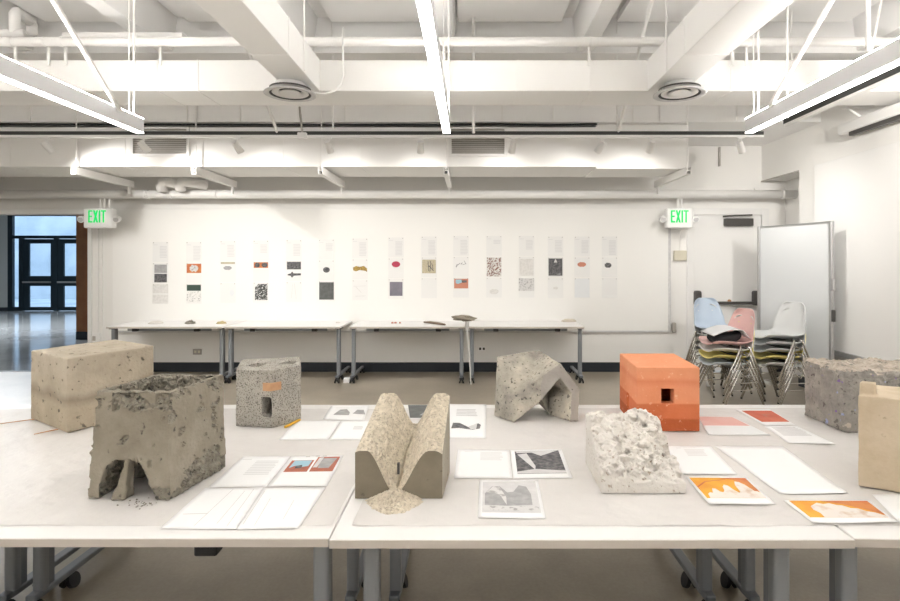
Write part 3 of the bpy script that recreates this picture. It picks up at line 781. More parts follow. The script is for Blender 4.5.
for i, u in enumerate(us):
    col = f'{ordn[i]} column of pinned prints'
    gap = 21.0 if i < 5 else 20.8
    wall_sheet(u, vt[i], f'text page on top of the {col} from the opening', [
        ('text_block', lines(.46, .93, .20, .20 + th[i], max(3, int(th[i] * 14))), M_textw), ('title_line', [rc(.05, .32, .13, .16)], M_textw)])
    wall_sheet(u, vt[i] + gap, f'middle sheet of the {ordn[i]} pinned column, {mid[i][0]}', mid[i][1])
    wall_sheet(u, vt[i] + 2 * gap, f'bottom sheet of the {ordn[i]} pinned column, {bot[i][0]}', bot[i][1])

# ------------------------------------------------------------------ tables
TD = .755
def make_table(name, label, x0, x1, y0, rz=0, group=None, post=.10, latch=(), foot=.66, inset=(.12, .12), depth=TD):
    """flip-top table: front edge at y0, two legs each with post, foot and two casters"""
    t = thing(name, label, 'table', (x0, y0, 0), 0, group)
    tb = MB()
    tb.mi = 0; tb.box(x0 + .0005, x1 - .0005, y0, y0 + depth, .705, .730)
    top = tb.build('tabletop', M_top, t, bevel=.0035)
    eb = MB(); eb.box(x0 + .001, x1 - .001, y0 - .003, y0 - .0002, .7045, .7275)
    eb.build('edging', M_edge, t)
    for x in (x0 + inset[0], x1 - inset[1]):
        yp = y0 + post
        g = MB()
        g.box(x - .025, x + .025, yp - .03, yp + .015, .085, .70)
        lg = g.build('leg', M_steel_l, t, bevel=.012, seg=3)
        MB().box(x - .017, x + .017, yp + .0155, yp + .05, .09, .70).build('post_channel', M_steel, lg)
        f = MB()
        f.prism([(x - .022, y0 - .02), (x + .022, y0 - .02), (x + .026, yp), (x + .022, y0 + .03 + foot), (x - .022, y0 + .03 + foot), (x - .026, yp)], .070, .098)
        ft = f.build('foot', M_steel, lg, bevel=.006)
        MB().box(x - .04, x + .04, yp - .05, yp + .09, .690, .7045).build('hinge_plate', M_dark, lg)
        for yc in (y0, y0 + .22, y0 + .01 + foot):
            c = MB()
            for s in (-1, 1):
                c.tube([(x + s * .008, yc, .031), (x + s * .024, yc, .036)], .036, 16)
            c.box(x - .007, x + .007, yc - .014, yc + .014, .036, .074)
            c.build('caster', M_black, lg)
    MB().box(x0 + .2, x1 - .2, y0 + post + .02, y0 + post + .05, .66, .7045).build('under_rail', M_steel, t)
    for lx in latch:
        MB().box(lx - .034, lx + .034, y0 + .02, y0 + .07, .663, .7048).build('latch', M_black, t, bevel=.006)
    t.rotation_euler = (0, 0, rz)
    return t
FR = 'tables pushed together under the casts'
make_table('folding_table', 'front white table under the grey broken hollow cast', -1.945, -.415, 1.62, 0, FR, inset=(.12, .045), latch=[W(208, 550, 1.66).x])
make_table('folding_table', 'front white table under the sandy grooved cast', -.413, 1.127, 1.612, 0, FR, inset=(.11, .17))
make_table('folding_table', 'front white table at the end, under the cream slab', 1.132, 2.66, 1.62, -.035, FR, inset=(.035, .1))
make_table('folding_table', 'front white table beyond the broken cast, running out of view', -3.48, -1.95, 1.62, 0, FR)
make_table('folding_table', 'rear white table under the pale pitted stone block', -3.50, -1.97, 2.40, 0, FR, post=.05, inset=(.10, .06))
make_table('folding_table', 'rear white table under the speckled block with tiny door', -1.965, -.435, 2.40, 0, FR, post=.05, inset=(.06, .085))
make_table('folding_table', 'rear white table under the folded cast and orange house', -.43, 1.13, 2.40, 0, FR, post=.05, inset=(.10, .085))
make_table('folding_table', 'rear white table under the flecked grey block', 1.135, 2.665, 2.40, 0, FR, post=.05, inset=(.10, .085))
for i in range(4):
    x0 = (-4.69, -3.165, -1.56, -.015)[i]
    make_table('wall_table', f'{ordn[i]} white table along the pinboard, counted from the hall opening', x0, x0 + 1.49, 7.09, 0, 'tables along the pinboard', inset=(.04, .04), depth=.722, latch=[x0 + .35, x0 + 1.15])
# sheets laid over the front tables
def crease(x, y):
    a = abs(fr((x * .9 + y * .55, y * .5 - x * .2, 3.1), 3.2, 3))
    b = abs(fr((x * .6 + y * 1.3, y * .3, 8.1), 4.3, 2))
    e = .0030 * max(0, 1 - a * 5) + .0018 * max(0, 1 - b * 6)
    return min(e, .0030) * .72
def cover(name, label, x0, x1, y0, y1):
    mb = MB()
    nx, ny = int((x1 - x0) / .016), int((y1 - y0) / .016)
    mb.grid(lambda a, b: Vector((x0 + (x1 - x0) * a + .004 * fr((b * 6, 1, 2), 1), y0 + (y1 - y0) * b + .004 * fr((a * 9, 5, 1), 1), .7306 + crease(x0 + (x1 - x0) * a, y0 + (y1 - y0) * b))), nx, ny)
    o = mb.build(name, M_cover, None, smooth=True)
    tag(o, label, 'table cover', 'plastic sheets over the tables')
    return o
cover('table_cover', 'creased off white sheet spread under the broken cast and speckled block', -3.4, -.425, 1.693, 3.06)
cover('table_cover', 'creased off white sheet spread under the grooved cast and orange house', -.365, 2.62, 1.693, 3.075)

# ------------------------------------------------------------------ paper sheets on the tables
def sheet(quad, label, prints=(), lev=0, mat=None, curl=.0012, name='paper_sheet'):
    """quad: photo corners of the sheet (top left, top right, bottom right, bottom left) projected on the table"""
    z0 = TZ - .0001 + lev * .0012
    q = [G(u, v, z0) for u, v in quad]
    c = (q[0] + q[1] + q[2] + q[3]) / 4
    sd = random.random() * 30
    def pf(a, b):
        p = (q[0] * (1 - a) + q[1] * a) * (1 - b) + (q[3] * (1 - a) + q[2] * a) * b
        e = max(0, b - .72) / .28
        p.z = z0 + curl * e * e * (.5 + .5 * math.sin(sd + a * 5.0))
        return p
    t = thing(name, label, 'paper sheet', (c.x, c.y, z0), group='paper sheets on the tables')
    mb = MB(); mb.grid(pf, 12, 12)
    o = mb.build('paper', mat or M_paper, t, smooth=True)
    s = o.modifiers.new('thickness', 'SOLIDIFY'); s.thickness = .0005; s.offset = 0
    for k, (nm, polys, m) in enumerate(prints):
        pr = MB()
        for pol in polys:
            if len(pol) == 4 and abs(pol[0][1] - pol[1][1]) < 1e-6 and abs(pol[2][1] - pol[3][1]) < 1e-6 and pol[0][0] == pol[3][0]:
                def g(a, b, pol=pol):
                    p = pf(pol[0][0] + (pol[1][0] - pol[0][0]) * a, pol[0][1] + (pol[3][1] - pol[0][1]) * b); p.z += .0008 + .0004 * k; return p
                pr.grid(g, 6, 6)
            else:
                pts = []
                for a, b in pol:
                    p = pf(a, b); p.z += .0010 + .0004 * k; pts.append(p)
                pr.poly(pts)
        pr.build(nm, m, t)
    return t
sheet([(243.4, 456.5), (290.5, 456.5), (266.2, 486.6), (208.5, 487.5)], 'text page beside the broken cast, left of the red building photos', [
    ('text_block', lines(.38, .86, .16, .66, 9), M_text), ('title_line', [rc(.05, .25, .10, .13)], M_text)])
sheet([(291.3, 456.5), (343.2, 455.2), (326.8, 486.4), (267, 486.6)], 'page with two red building photos side by side', [
    (PHOTO, [rc(.08, .50, .16, .56)], M_rust), (PHOTO, [rc(.54, .96, .06, .56)], M_rust),
    ('sky_print', [[(.14, .18), (.47, .18), (.46, .38), (.3, .42), (.22, .36), (.13, .44)]], M_sky), ('shade_print', [[(.24, .36), (.34, .34), (.36, .44), (.24, .46)]], M_ink),
    ('roof_print', [[(.62, .12), (.92, .12), (.86, .46), (.66, .46)]], M_mid), ('wall_print', [[(.58, .10), (.66, .08), (.64, .44), (.56, .44)]], M_lgrey),
    ('sketch_print', [rc(.30, .38, .03, .06), rc(.48, .56, .02, .05), rc(.62, .70, .03, .06)], M_line)])
sheet([(205.4, 488), (263.5, 487.3), (236, 529.3), (160, 528.5)], 'line drawing page at the table edge, nearer the broken cast', [
    ('drawing_lines', [[(.5, .05), (.51, .05), (.42, .95), (.41, .95)], [(.72, .1), (.73, .1), (.70, .9), (.69, .9)], [(.85, .05), (.86, .05), (.86, .95), (.85, .95)], [(.1, .68), (.45, .66), (.45, .675), (.1, .695)]], M_lgrey)])
sheet([(263.7, 487.5), (325.7, 487.3), (298.3, 528.5), (236.5, 529.3)], 'line drawing page at the table edge, below the red building photos', [
    ('drawing_lines', [[(.05, .1), (.06, .1), (.06, .9), (.05, .9)], [(.22, .3), (.23, .3), (.26, .95), (.25, .95)], [(.62, .35), (.63, .35), (.66, .8), (.65, .8)]], M_lgrey)])
sheet([(331, 406), (369, 406), (364, 420.5), (322.6, 419.4)], 'page with two small dark photos behind the grooved cast', [
    (PHOTO, [[(.2, .62), (.3, .3), (.46, .25), (.58, .5), (.58, .68), (.2, .68)]], M_mid), (PHOTO, [[(.66, .58), (.74, .3), (.9, .3), (.98, .62)]], M_mid)])
sheet([(297, 420.7), (341, 420.7), (328, 439.5), (278.6, 440)], 'blank page in front of the speckled block', [])
sheet([(341.5, 420.9), (372, 421), (366, 440), (329, 439.7)], 'white page touching the back of the grooved cast', [('text_block', lines(.5, .8, .3, .5, 4), M_lgrey)])
sheet([(408, 404.8), (432, 404.8), (431, 418.5), (410, 418.5)], 'dark photo print seen through the notch of the grooved cast', [
    (PHOTO, [rc(.0, 1, .03, .97)], M_char), ('facet_print', [[(.45, .8), (.9, .3), (.95, .8)]], M_mid)])
sheet([(445, 403.8), (486.4, 404.5), (486, 438.5), (440, 437)], 'page with a dark folded shape photo by the folded cast', [
    ('text_block', lines(.3, .8, .18, .42, 5), M_lgrey), ('shape_print', [[(.25, .62), (.40, .62), (.62, .74), (.82, .62), (.88, .66), (.86, .76), (.70, .80), (.40, .76), (.22, .78)]], M_ink), ('facet_print', [[(.60, .72), (.80, .62), (.78, .78), (.66, .79)]], M_lgrey)])
sheet([(458, 449.4), (509.2, 450), (512.4, 478.6), (454, 478)], 'text page right of the grooved cast', [
    ('text_block', lines(.44, .87, .10, .42, 7), M_textw), ('title_line', [rc(.14, .30, .09, .11)], M_textw)])
sheet([(510.4, 450), (561.3, 449), (572.6, 478), (513.4, 478.6)], 'page with a dark hillside photo in front of the folded cast', [
    (PHOTO, [rc(.08, .93, .06, .86)], M_ink), ('sky_print', [[(.08, .07), (.90, .07), (.70, .18), (.56, .26), (.48, .20), (.40, .13), (.12, .14)]], M_lgrey),
    ('path_print', [[(.12, .2), (.3, .16), (.42, .62), (.40, .74)]], M_lgrey), ('ground_print', [[(.08, .80), (.4, .72), (.93, .78), (.93, .86), (.08, .86)]], M_lgrey)])
sheet([(479.3, 480), (537.8, 479.3), (545.6, 518.6), (477.8, 518)], 'page with a grey drawing of two notched blocks', [
    (PHOTO, [rc(.06, .95, .06, .88)], M_lgrey),
    ('block_print', [[(.10, .40), (.22, .20), (.34, .20), (.46, .38), (.56, .36), (.66, .18), (.78, .22), (.84, .42), (.84, .70), (.46, .72), (.10, .70)]], M_mid),
    ('facet_print', [[(.12, .38), (.23, .21), (.33, .21), (.44, .50), (.44, .70), (.34, .44), (.24, .38)]], M_greysp), ('ground_print', [[(.06, .72), (.92, .74), (.94, .84), (.1, .84)]], M_greysp)])
sheet([(697, 416.3), (732, 416.8), (771, 435.4), (708, 435)], 'page with a pink photo beside the orange house', [
    (PHOTO, [rc(.02, .98, .02, .52)], M_pink), ('grey_print', [rc(.02, .98, .56, .97)], M_bluish)])
sheet([(735.2, 409.6), (770, 409.6), (796, 425.3), (764.4, 425.5)], 'page with a red photo near the chair stacks', [
    (PHOTO, [rc(.12, .98, .08, .80)], M_red), ('stroke_print', [[(.5, .3), (.72, .3), (.72, .40), (.58, .40), (.58, .52), (.5, .52)]], M_rust)], lev=1)
sheet([(764.4, 426.2), (797, 426), (836, 444.4), (788, 443)], 'pale printed page leading off from the red photo', [
    ('text_block', lines(.15, .9, .08, .6, 8), M_lgrey)], lev=1, curl=.0025)
sheet([(666, 446), (710.5, 446.2), (737.5, 474.5), (681.6, 474.5)], 'text page beside the rough white plaster cast', [
    ('text_block', lines(.35, .8, .14, .40, 5), M_textw), ('title_line', [rc(.2, .3, .08, .10)], M_textw)], curl=.0025)
sheet([(715, 446.2), (782.4, 446.2), (848.6, 493.8), (780, 493.8)], 'large blank sheet in front of the flecked grey block', [], lev=1, curl=.002)
sheet([(685, 476.5), (746.5, 477), (776, 504.3), (709.4, 504.6)], 'amber photo of white peaks nearer the plaster cast', [
    (PHOTO, [rc(.05, .95, .05, .80)], M_amber),
    ('snow_print', [[(.10, .80), (.12, .66), (.17, .60), (.21, .62), (.26, .46), (.31, .47), (.34, .58), (.38, .60), (.42, .54), (.45, .40), (.50, .32), (.55, .36), (.58, .52), (.62, .62), (.65, .58), (.67, .34), (.72, .20), (.78, .22), (.83, .32), (.86, .46), (.91, .52), (.95, .64), (.95, .80)]], M_plas),
    ('rust_print', [[(.50, .06), (.95, .06), (.95, .58), (.88, .56), (.84, .30), (.72, .14)]], M_orange),
    ('wood_print', [[(.05, .40), (.24, .20), (.6, .12), (.6, .14), (.25, .23), (.05, .44)]], M_orange)], lev=2, curl=.003)
sheet([(783.5, 500), (869, 500.3), (899, 523), (813, 523)], 'amber photo of a white ridge at the table edge', [
    (PHOTO, [rc(.05, .96, .04, .78)], M_amber),
    ('snow_print', [[(.22, .78), (.23, .60), (.20, .45), (.22, .30), (.28, .22), (.34, .14), (.40, .20), (.48, .16), (.54, .24), (.60, .26), (.66, .38), (.74, .40), (.80, .52), (.88, .58), (.96, .72), (.96, .78)]], M_plas),
    ('rust_print', [[(.40, .05), (.96, .05), (.96, .66), (.82, .46), (.62, .22)]], M_orange)], lev=2, curl=.003)
sheet([(872, 494.5), (940, 494.5), (965, 524), (901, 524)], 'blank page under the edge of the cream slab', [], lev=0)

# ------------------------------------------------------------------ cast solids
def solid(mbs, cuts=(), voxel=.006, disp=None):
    """union of closed meshes minus cuts, remeshed finely so that it can be roughened; returns mesh data in world coordinates"""
    tmp = []
    def mk(mb):
        o = mb.build('tmp', M_wall, None, base=(0, 0, 0)); tmp.append(o); return o
    mb = MB()
    for m in mbs:
        mb.add(m.v, m.f)
    base = mk(mb)
    if voxel:
        r0 = base.modifiers.new('r', 'REMESH'); r0.mode = 'VOXEL'; r0.voxel_size = voxel
    for c in cuts:
        co = mk(c)
        b = base.modifiers.new('b', 'BOOLEAN'); b.operation = 'DIFFERENCE'; b.object = co; b.solver = 'EXACT'
    if cuts and voxel:
        r1 = base.modifiers.new('r2', 'REMESH'); r1.mode = 'VOXEL'; r1.voxel_size = voxel
    bpy.context.view_layer.update()
    dg = bpy.context.evaluated_depsgraph_get()
    me = bpy.data.meshes.new_from_object(base.evaluated_get(dg), depsgraph=dg)
    for o in tmp:
        d_ = o.data
        bpy.data.objects.remove(o); bpy.data.meshes.remove(d_)
    if disp:
        ns = [v.normal.copy() for v in me.vertices]
        for v, n in zip(me.vertices, ns):
            v.co = disp(v.co.copy(), n)
    return me
def place(me, name, mat, parent, smooth=False):
    off = chain_loc(parent)
    for v in me.vertices:
        v.co -= off
    me.materials.clear()
    mats = mat if isinstance(mat, (list, tuple)) else [mat]
    for m in mats: me.materials.append(m)
    me.polygons.foreach_set('use_smooth', [smooth] * len(me.polygons))
    me.name = name
    o = bpy.data.objects.new(name, me); C.objects.link(o); o.parent = parent
    return o
def hull(pts):
    bm = bmesh.new()
    for p in pts: bm.verts.new(p)
    bmesh.ops.convex_hull(bm, input=bm.verts)
    bmesh.ops.delete(bm, geom=[v for v in bm.verts if not v.link_faces], context='VERTS')
    bm.verts.index_update()
    mb = MB(); mb.add([v.co.copy() for v in bm.verts], [[v.index for v in f.verts] for f in bm.faces])
    bm.free()
    return mb

# 1 pale block with fine pits
M_trav = concrete('pale_cast_stone', (0.405, 0.349, 0.270), (0.516, 0.455, 0.362), pit=(.13, .115, .09), pit_scale=30, pit_cut=.30, patch=5, bumpd=.006,
                  band=dict(h=.36, wobble=.09, stops=[(0, (1, .98, .94)), (.45, (.95, .92, .87)), (.56, (.66, .64, .61)), (.68, (.97, .96, .94)), (1, (1, 1, 1))]))
A, R_, Lc = Vector((-1.905, 2.605)), Vector((-1.735, 3.02)), Vector((-2.275, 2.85))
Bk = R_ + Lc - A
t = thing('cast_block', 'large pale pitted stone block at the end of the tables', 'sculpture', ((A.x + Bk.x) / 2, (A.y + Bk.y) / 2, TZ))
me = solid([MB().prism([A, R_, Bk, Lc], TZ, 1.09)], voxel=.006,
           disp=lambda p, n: p + n * (.002 * fr(p, 9) - (.006 if fr((p.x, p.y, p.z * 1.6), 22, 2) > .68 else 0)) + Vector((0, 0, .008 if (p.z < TZ + .012 and fr((p.x, p.y, 0), 14, 2) > .35) else 0)))
place(me, 'block_body', M_trav, t, True)
for i, (a, b, lab) in enumerate((((0, 424), (38, 419), 'thin wooden sliver under the pale block, running to the frame edge'), ((34, 434.5), (58, 429.5), 'shorter wooden sliver poking out from the front of the pale block'))):
    p, q = G(a[0], a[1], TZ + .004), G(b[0], b[1], TZ + .004)
    dd = (q - p).normalized(); s = Vector((-dd.y, dd.x, 0)) * .006
    single('wood_sliver', lab, 'stick', MB().slab([p - s * .4, q - s, q + s, p + s * .4], (0, 0, .003)), M_stick, 'wood slivers by the pale block')

# 2 grey broken hollow box
M_grey = concrete('grey_cast', (0.248, 0.220, 0.172), (0.347, 0.309, 0.248), pit=(.10, .095, .085), pit_scale=30, pit_cut=.27, patch=6, bumpd=.004)
M_rub = concrete('broken_cast', (0.207, 0.190, 0.155), (0.331, 0.304, 0.249), pit=(.10, .095, .085), pit_scale=45, pit_cut=.33, patch=25, bumpd=.009)
FL, FRr, BR, BL = Vector((-1.285, 1.885)), Vector((-1.02, 1.865)), Vector((-.965, 2.165)), Vector((-1.24, 2.20))
def quad_at(P, s):                                    # P: four plan corners, scaled about the centre
    c = sum(P, Vector((0, 0))) / 4
    return [c + (p - c) * s for p in P]
Q = [FL, FRr, BR, BL]
zt = 1.104
taper = MB()
lo, hi = quad_at(Q, 1.03), quad_at(Q, .985)
lo[0].x -= .025
taper.add([(p.x, p.y, TZ) for p in lo] + [(p.x, p.y, zt) for p in hi], [(3, 2, 1, 0), (4, 5, 6, 7), (0, 1, 5, 4), (1, 2, 6, 5), (2, 3, 7, 6), (3, 0, 4, 7)])
inner = MB().prism(quad_at(Q, .83), TZ + .24, zt + .1)
cav = MB().prism(quad_at(Q, .74), TZ - .1, TZ + .15)
arch = MB()
pts = [(-1.266, TZ - .05), (-1.262, TZ + .06), (-1.245, TZ + .112), (-1.21, TZ + .132), (-1.16, TZ + .136), (-1.12, TZ + .122), (-1.105, TZ + .09), (-1.092, TZ + .045), (-1.075, TZ + .01), (-1.07, TZ - .05)]
arch.slab([(x, 1.70, z) for x, z in pts], (0, .36, 0))
def inq(x, y, sc):
    q = quad_at(Q, sc)
    return all((q[(k + 1) % 4] - q[k]).cross(Vector((x, y)) - q[k]) > 0 for k in range(4))
def rough_at(p, n):
    if inq(p.x, p.y, .885) and (p.z > TZ + .21 or TZ + .004 < p.z < TZ + .17): return 1.0 if p.z > TZ + .2 else .8
    if n.z > .5 and p.z > zt - .02: return .35 if fr(p, 14, 2) > -.1 else .0
    if n.x > .4:
        if p.z < TZ + .03 + .09 * max(0, (p.y - 1.86) / .3) + .05 * fr(p, 12, 3) and fr(p, 16) > -.5: return 1.0
        if p.z > zt - .11 and fr(p, 13, 3) > .12: return .9
        if fr(p, 15, 3) > .52: return .8
    if n.y < -.4 and zt - .062 + .02 * fr(p, 20) < p.z < zt - .008 and fr((p.x, p.y, p.z * .6), 15, 3) > -.12: return .9
    if n.y < -.4 and p.z < TZ + .045 and p.x > -1.09 and fr(p, 18, 3) > .0: return .8
    if n.x < -.3 and fr(p, 10, 2) > -.15: return .9
    return 0
def d2_(p, n):
    r = rough_at(p, n)
    q = p + n * (.0022 * fr(p, 12))
    if r:
        q += n * r * (.018 * abs(fr(p, 34, 3)) - .011 + .012 * fr(p, 20, 2))
    elif fr(p, 26, 2) > .62:
        q -= n * .006
    if p.z < TZ + .03 and (n.x > .3 or n.y < -.3):
        q.z += max(0, .020 * fr((p.x, p.y, 3), 22, 2))
    q.z = max(q.z, TZ)
    return q
t = thing('hollow_cast', 'grey broken concrete box, hollow on top with a chipped arch at its foot', 'sculpture', (-1.13, 2.03, TZ))
me = solid([taper], [inner, cav, arch], voxel=.0055, disp=d2_)
o = place(me, 'cast_body', [M_grey, M_rub], t, False)
for pl in o.data.polygons:
    if rough_at(pl.center + Vector(t.location), pl.normal) > .3: pl.material_index = 1
st = MB(); sx = (120 - VX) / F * 1.90
st.add([(-1.222, 1.872, TZ), (-1.176, 1.868, TZ), (-1.17, 1.915, TZ), (-1.215, 1.925, TZ), (-1.180, 1.885, TZ + .14), (-1.168, 1.884, TZ + .14), (-1.164, 1.91, TZ + .14), (-1.176, 1.915, TZ + .14)], [(3, 2, 1, 0), (4, 5, 6, 7), (0, 1, 5, 4), (1, 2, 6, 5), (2, 3, 7, 6), (3, 0, 4, 7)])
me = solid([st], voxel=.005, disp=lambda p, n: Vector((p.x, p.y, max(TZ, p.z))) + n * (.004 * fr(p, 30)))
place(me, 'arch_stub', M_grey, t, True)
cr = MB()
for k in range(34):
    u, v = random.gauss(142, 8), random.gauss(504.5, 2.6)
    p = G(u, v, TZ + .001); r = random.uniform(.0012, .0032)
    cr.add([p + Vector((random.uniform(-1, 1) * r, random.uniform(-1, 1) * r, (1 if j == 4 else -.2) * r)) if j == 4 else p + Vector(((-1, 1, 1, -1)[j] * r, (-1, -1, 1, 1)[j] * r, -.0005)) for j in range(5)], [(0, 1, 4), (1, 2, 4), (2, 3, 4), (3, 0, 4), (3, 2, 1, 0)])
tag(cr.build('crumbs', M_rub), 'grey crumbs fallen in front of the broken cast', 'crumbs', kind='stuff')

# 3 speckled block with door and wooden inset
def terrazzo():
    m = concrete('speckled_cast', (0.405, 0.380, 0.332), (0.517, 0.488, 0.431), pit=(.10, .09, .08), pit_scale=170, pit_cut=.40, pit_amt=.75, patch=9, bumpd=.003)
    return m
M_terr = terrazzo()
T3 = [Vector((-1.160, 2.73)), Vector((-.972, 2.69)), Vector((-.868, 2.82)), Vector((-.955, 3.09)), Vector((-1.245, 3.0))]
zt3 = 1.018
body = MB().prism(T3, TZ, zt3)
dk = T3[1] - T3[0]; nrm = Vector((dk.y, -dk.x)).normalized()
def onface(s, off): 
    p = T3[0] + dk * s + nrm * off
    return p
dc0, dc1 = onface(.72, .05), onface(.985, .05)
dcut = MB().prism([dc0, dc1, onface(.985, -.16), onface(.72, -.16)], TZ + .055, TZ + .150)
wcut = MB().prism([onface(.70, .05), onface(1.2, .05), onface(1.3, -.02), onface(.70, -.025)], TZ + .175, TZ + .225)
cham = MB().prism([Vector((-1.12, 2.80)), Vector((-.95, 2.78)), Vector((-.97, 3.0)), Vector((-1.15, 2.96))], TZ + .05, TZ + .19)
h1 = MB().prism([Vector((-1.15, 2.80)), Vector((-1.075, 2.79)), Vector((-1.06, 2.88)), Vector((-1.12, 2.90))], zt3 - .03, zt3 + .05)
h2 = MB().prism([Vector((-1.0, 2.86)), Vector((-.915, 2.85)), Vector((-.93, 2.95)), Vector((-.98, 2.96))], zt3 - .04, zt3 + .05)
t = thing('speckled_cast', 'speckled block with a tiny doorway and wooden inset', 'sculpture', (-1.05, 2.88, TZ))
me = solid([body], [dcut, cham, h1, h2], voxel=.005, disp=lambda p, n: p + n * (.0022 * fr(p, 30, 3) + .003 * fr(p, 7)))
place(me, 'cast_body', M_terr, t, False)
w0 = W(262, 383, 2.68); w1 = W(283, 392, 2.70)
wi = MB()
a0, a1 = onface(.78, .006), T3[1] + (T3[2] - T3[1]) * .30 + Vector((.006, -.004)); am = T3[1] + Vector((.001, -.0075))
wi.prism([a0, am, a1, a1 - Vector((.01, -.03)), am + Vector((-.004, .03)), a0 + Vector((.004, .03))], CH - (391 - VY) * 2.69 / F, CH - (383 - VY) * 2.69 / F)
wi.build('wooden_inset', pm('pale_wood', (.62, .36, .20), .7, var=(30, (.52, .28, .15), .4, .7)), t)
pn = [G(285, 427, TZ + .006), G(295, 422, TZ + .006)]
single('pencil', 'short yellow pencil lying by the speckled block', 'pencil', MB().tube([pn[0], pn[1] + (pn[1] - pn[0]) * .5], .006, 6), M_yellow)

# 4 sandy grooved cast
M_sand = concrete('sandy_cast', (0.605, 0.530, 0.412), (0.791, 0.708, 0.573), pit=(.34, .30, .23), pit_scale=130, pit_cut=.39, pit_amt=.45, patch=45, bumpd=.010)
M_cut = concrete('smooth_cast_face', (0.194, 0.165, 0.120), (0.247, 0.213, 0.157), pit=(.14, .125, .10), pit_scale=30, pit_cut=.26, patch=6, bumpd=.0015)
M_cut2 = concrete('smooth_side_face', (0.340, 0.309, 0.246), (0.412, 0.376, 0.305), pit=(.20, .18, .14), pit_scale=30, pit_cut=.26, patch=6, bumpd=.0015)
def lerp(a, b, t): return a + (b - a) * t
def grooved():
    nx, ny = 120, 96
    y0, y1 = 1.885, 2.125
    def pos(i, j):
        a, b = i / nx, j / ny
        x = lerp(lerp(-.394, -.095, a), lerp(-.345, -.078, a), b)
        y = lerp(y0, y1, b)
        front = .163; back = .305
        top = lerp(front, back, b)
        # profile across: flat shoulder, rounded over, steep into the groove
        g = lerp(.46, .50, b)
        d_ = (g - a) / g if a < g else (a - g) / (1 - g)          # 0 in the groove, 1 at the sides
        depth = lerp(.138, .118, b)
        s = min(1, max(0, (d_ - lerp(.10, .06, b)) / lerp(.62, .58, b)))
        prof = s * s * (3 - 2 * s)
        prof = lerp(prof, math.sin(s * math.pi / 2), .45)
        z = TZ + top - depth * (1 - prof)
        if a > .9: z -= .012 * ((a - .9) / .1) ** 2
        if a < .06: z -= .006 * ((.06 - a) / .06) ** 2
        w = 1 - max(0, d_ - .75) / .25
        if 0 < i < nx and 0 < j < ny:
            z += w * (.006 * fr((x, y, 0), 90, 3) + .011 * fr((x * 1, y * .5, 2), 24, 3))
            cx = g + .012 * math.sin(b * 9)
            z -= .022 * math.exp(-((a - cx) / .013) ** 2) * (1 if b < .8 else 0)
        return Vector((x, y, max(z, TZ + .022)))
    mb = MB(); mb.mi = 0
    P = [[pos(i, j) for i in range(nx + 1)] for j in range(ny + 1)]
    mb.grid(lambda a, b: P[round(b * ny)][round(a * nx)], nx, ny)
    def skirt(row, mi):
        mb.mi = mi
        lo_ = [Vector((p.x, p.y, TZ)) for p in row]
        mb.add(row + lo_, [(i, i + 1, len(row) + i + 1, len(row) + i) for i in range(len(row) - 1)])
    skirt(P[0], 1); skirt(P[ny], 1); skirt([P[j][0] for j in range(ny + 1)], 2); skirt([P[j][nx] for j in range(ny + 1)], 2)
    mb.mi = 1
    mb.poly([Vector((p.x, p.y, TZ)) for p in (P[0][0], P[0][nx], P[ny][nx], P[ny][0])])
    return mb
t = thing('grooved_cast', 'sandy block with a deep groove spilling crumbs at the front', 'sculpture', (-.24, 2.0, TZ))
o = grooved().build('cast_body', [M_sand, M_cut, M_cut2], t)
bm = bmesh.new(); bm.from_mesh(o.data); bmesh.ops.remove_doubles(bm, verts=bm.verts, dist=.00005); bmesh.ops.recalc_face_normals(bm, faces=bm.faces); bm.to_mesh(o.data); bm.free()
# slots left in the groove
sl = W(398.5, 468, 1.93)
MB().box(sl.x - .004, sl.x + .004, sl.y - .006, sl.y + .006, sl.z - .020, sl.z + .018).build('groove_slot', M_dark, t)
sp = MB()
def pile(a, b):
    an = a * 2 * math.pi; r = b
    c = G(394, 503, TZ)
    rx, ry = .092, .075
    wob = 1 + .12 * math.sin(3 * an) + .10 * fr((math.cos(an), math.sin(an), 4), 6, 3)
    x = c.x + math.cos(an) * rx * r * wob; y = c.y + .005 + math.sin(an) * ry * r * wob
    z = TZ - .0008 + .042 * (1 - r) ** 1.1 * (.8 + .4 * (math.sin(an) + 1) / 2) + .010 * abs(fr((x, y, 1), 110, 2)) * (1 - r ** 4) - .0016 * r ** 6
    if y > 1.883: y = 1.883
    return Vector((x, y, z))
sp.grid(pile, 120, 40)
po = sp.build('spilled_sand', M_sand, None)
tag(po, 'spilled sand heap at the mouth of the grooved cast', 'sand', kind='stuff')

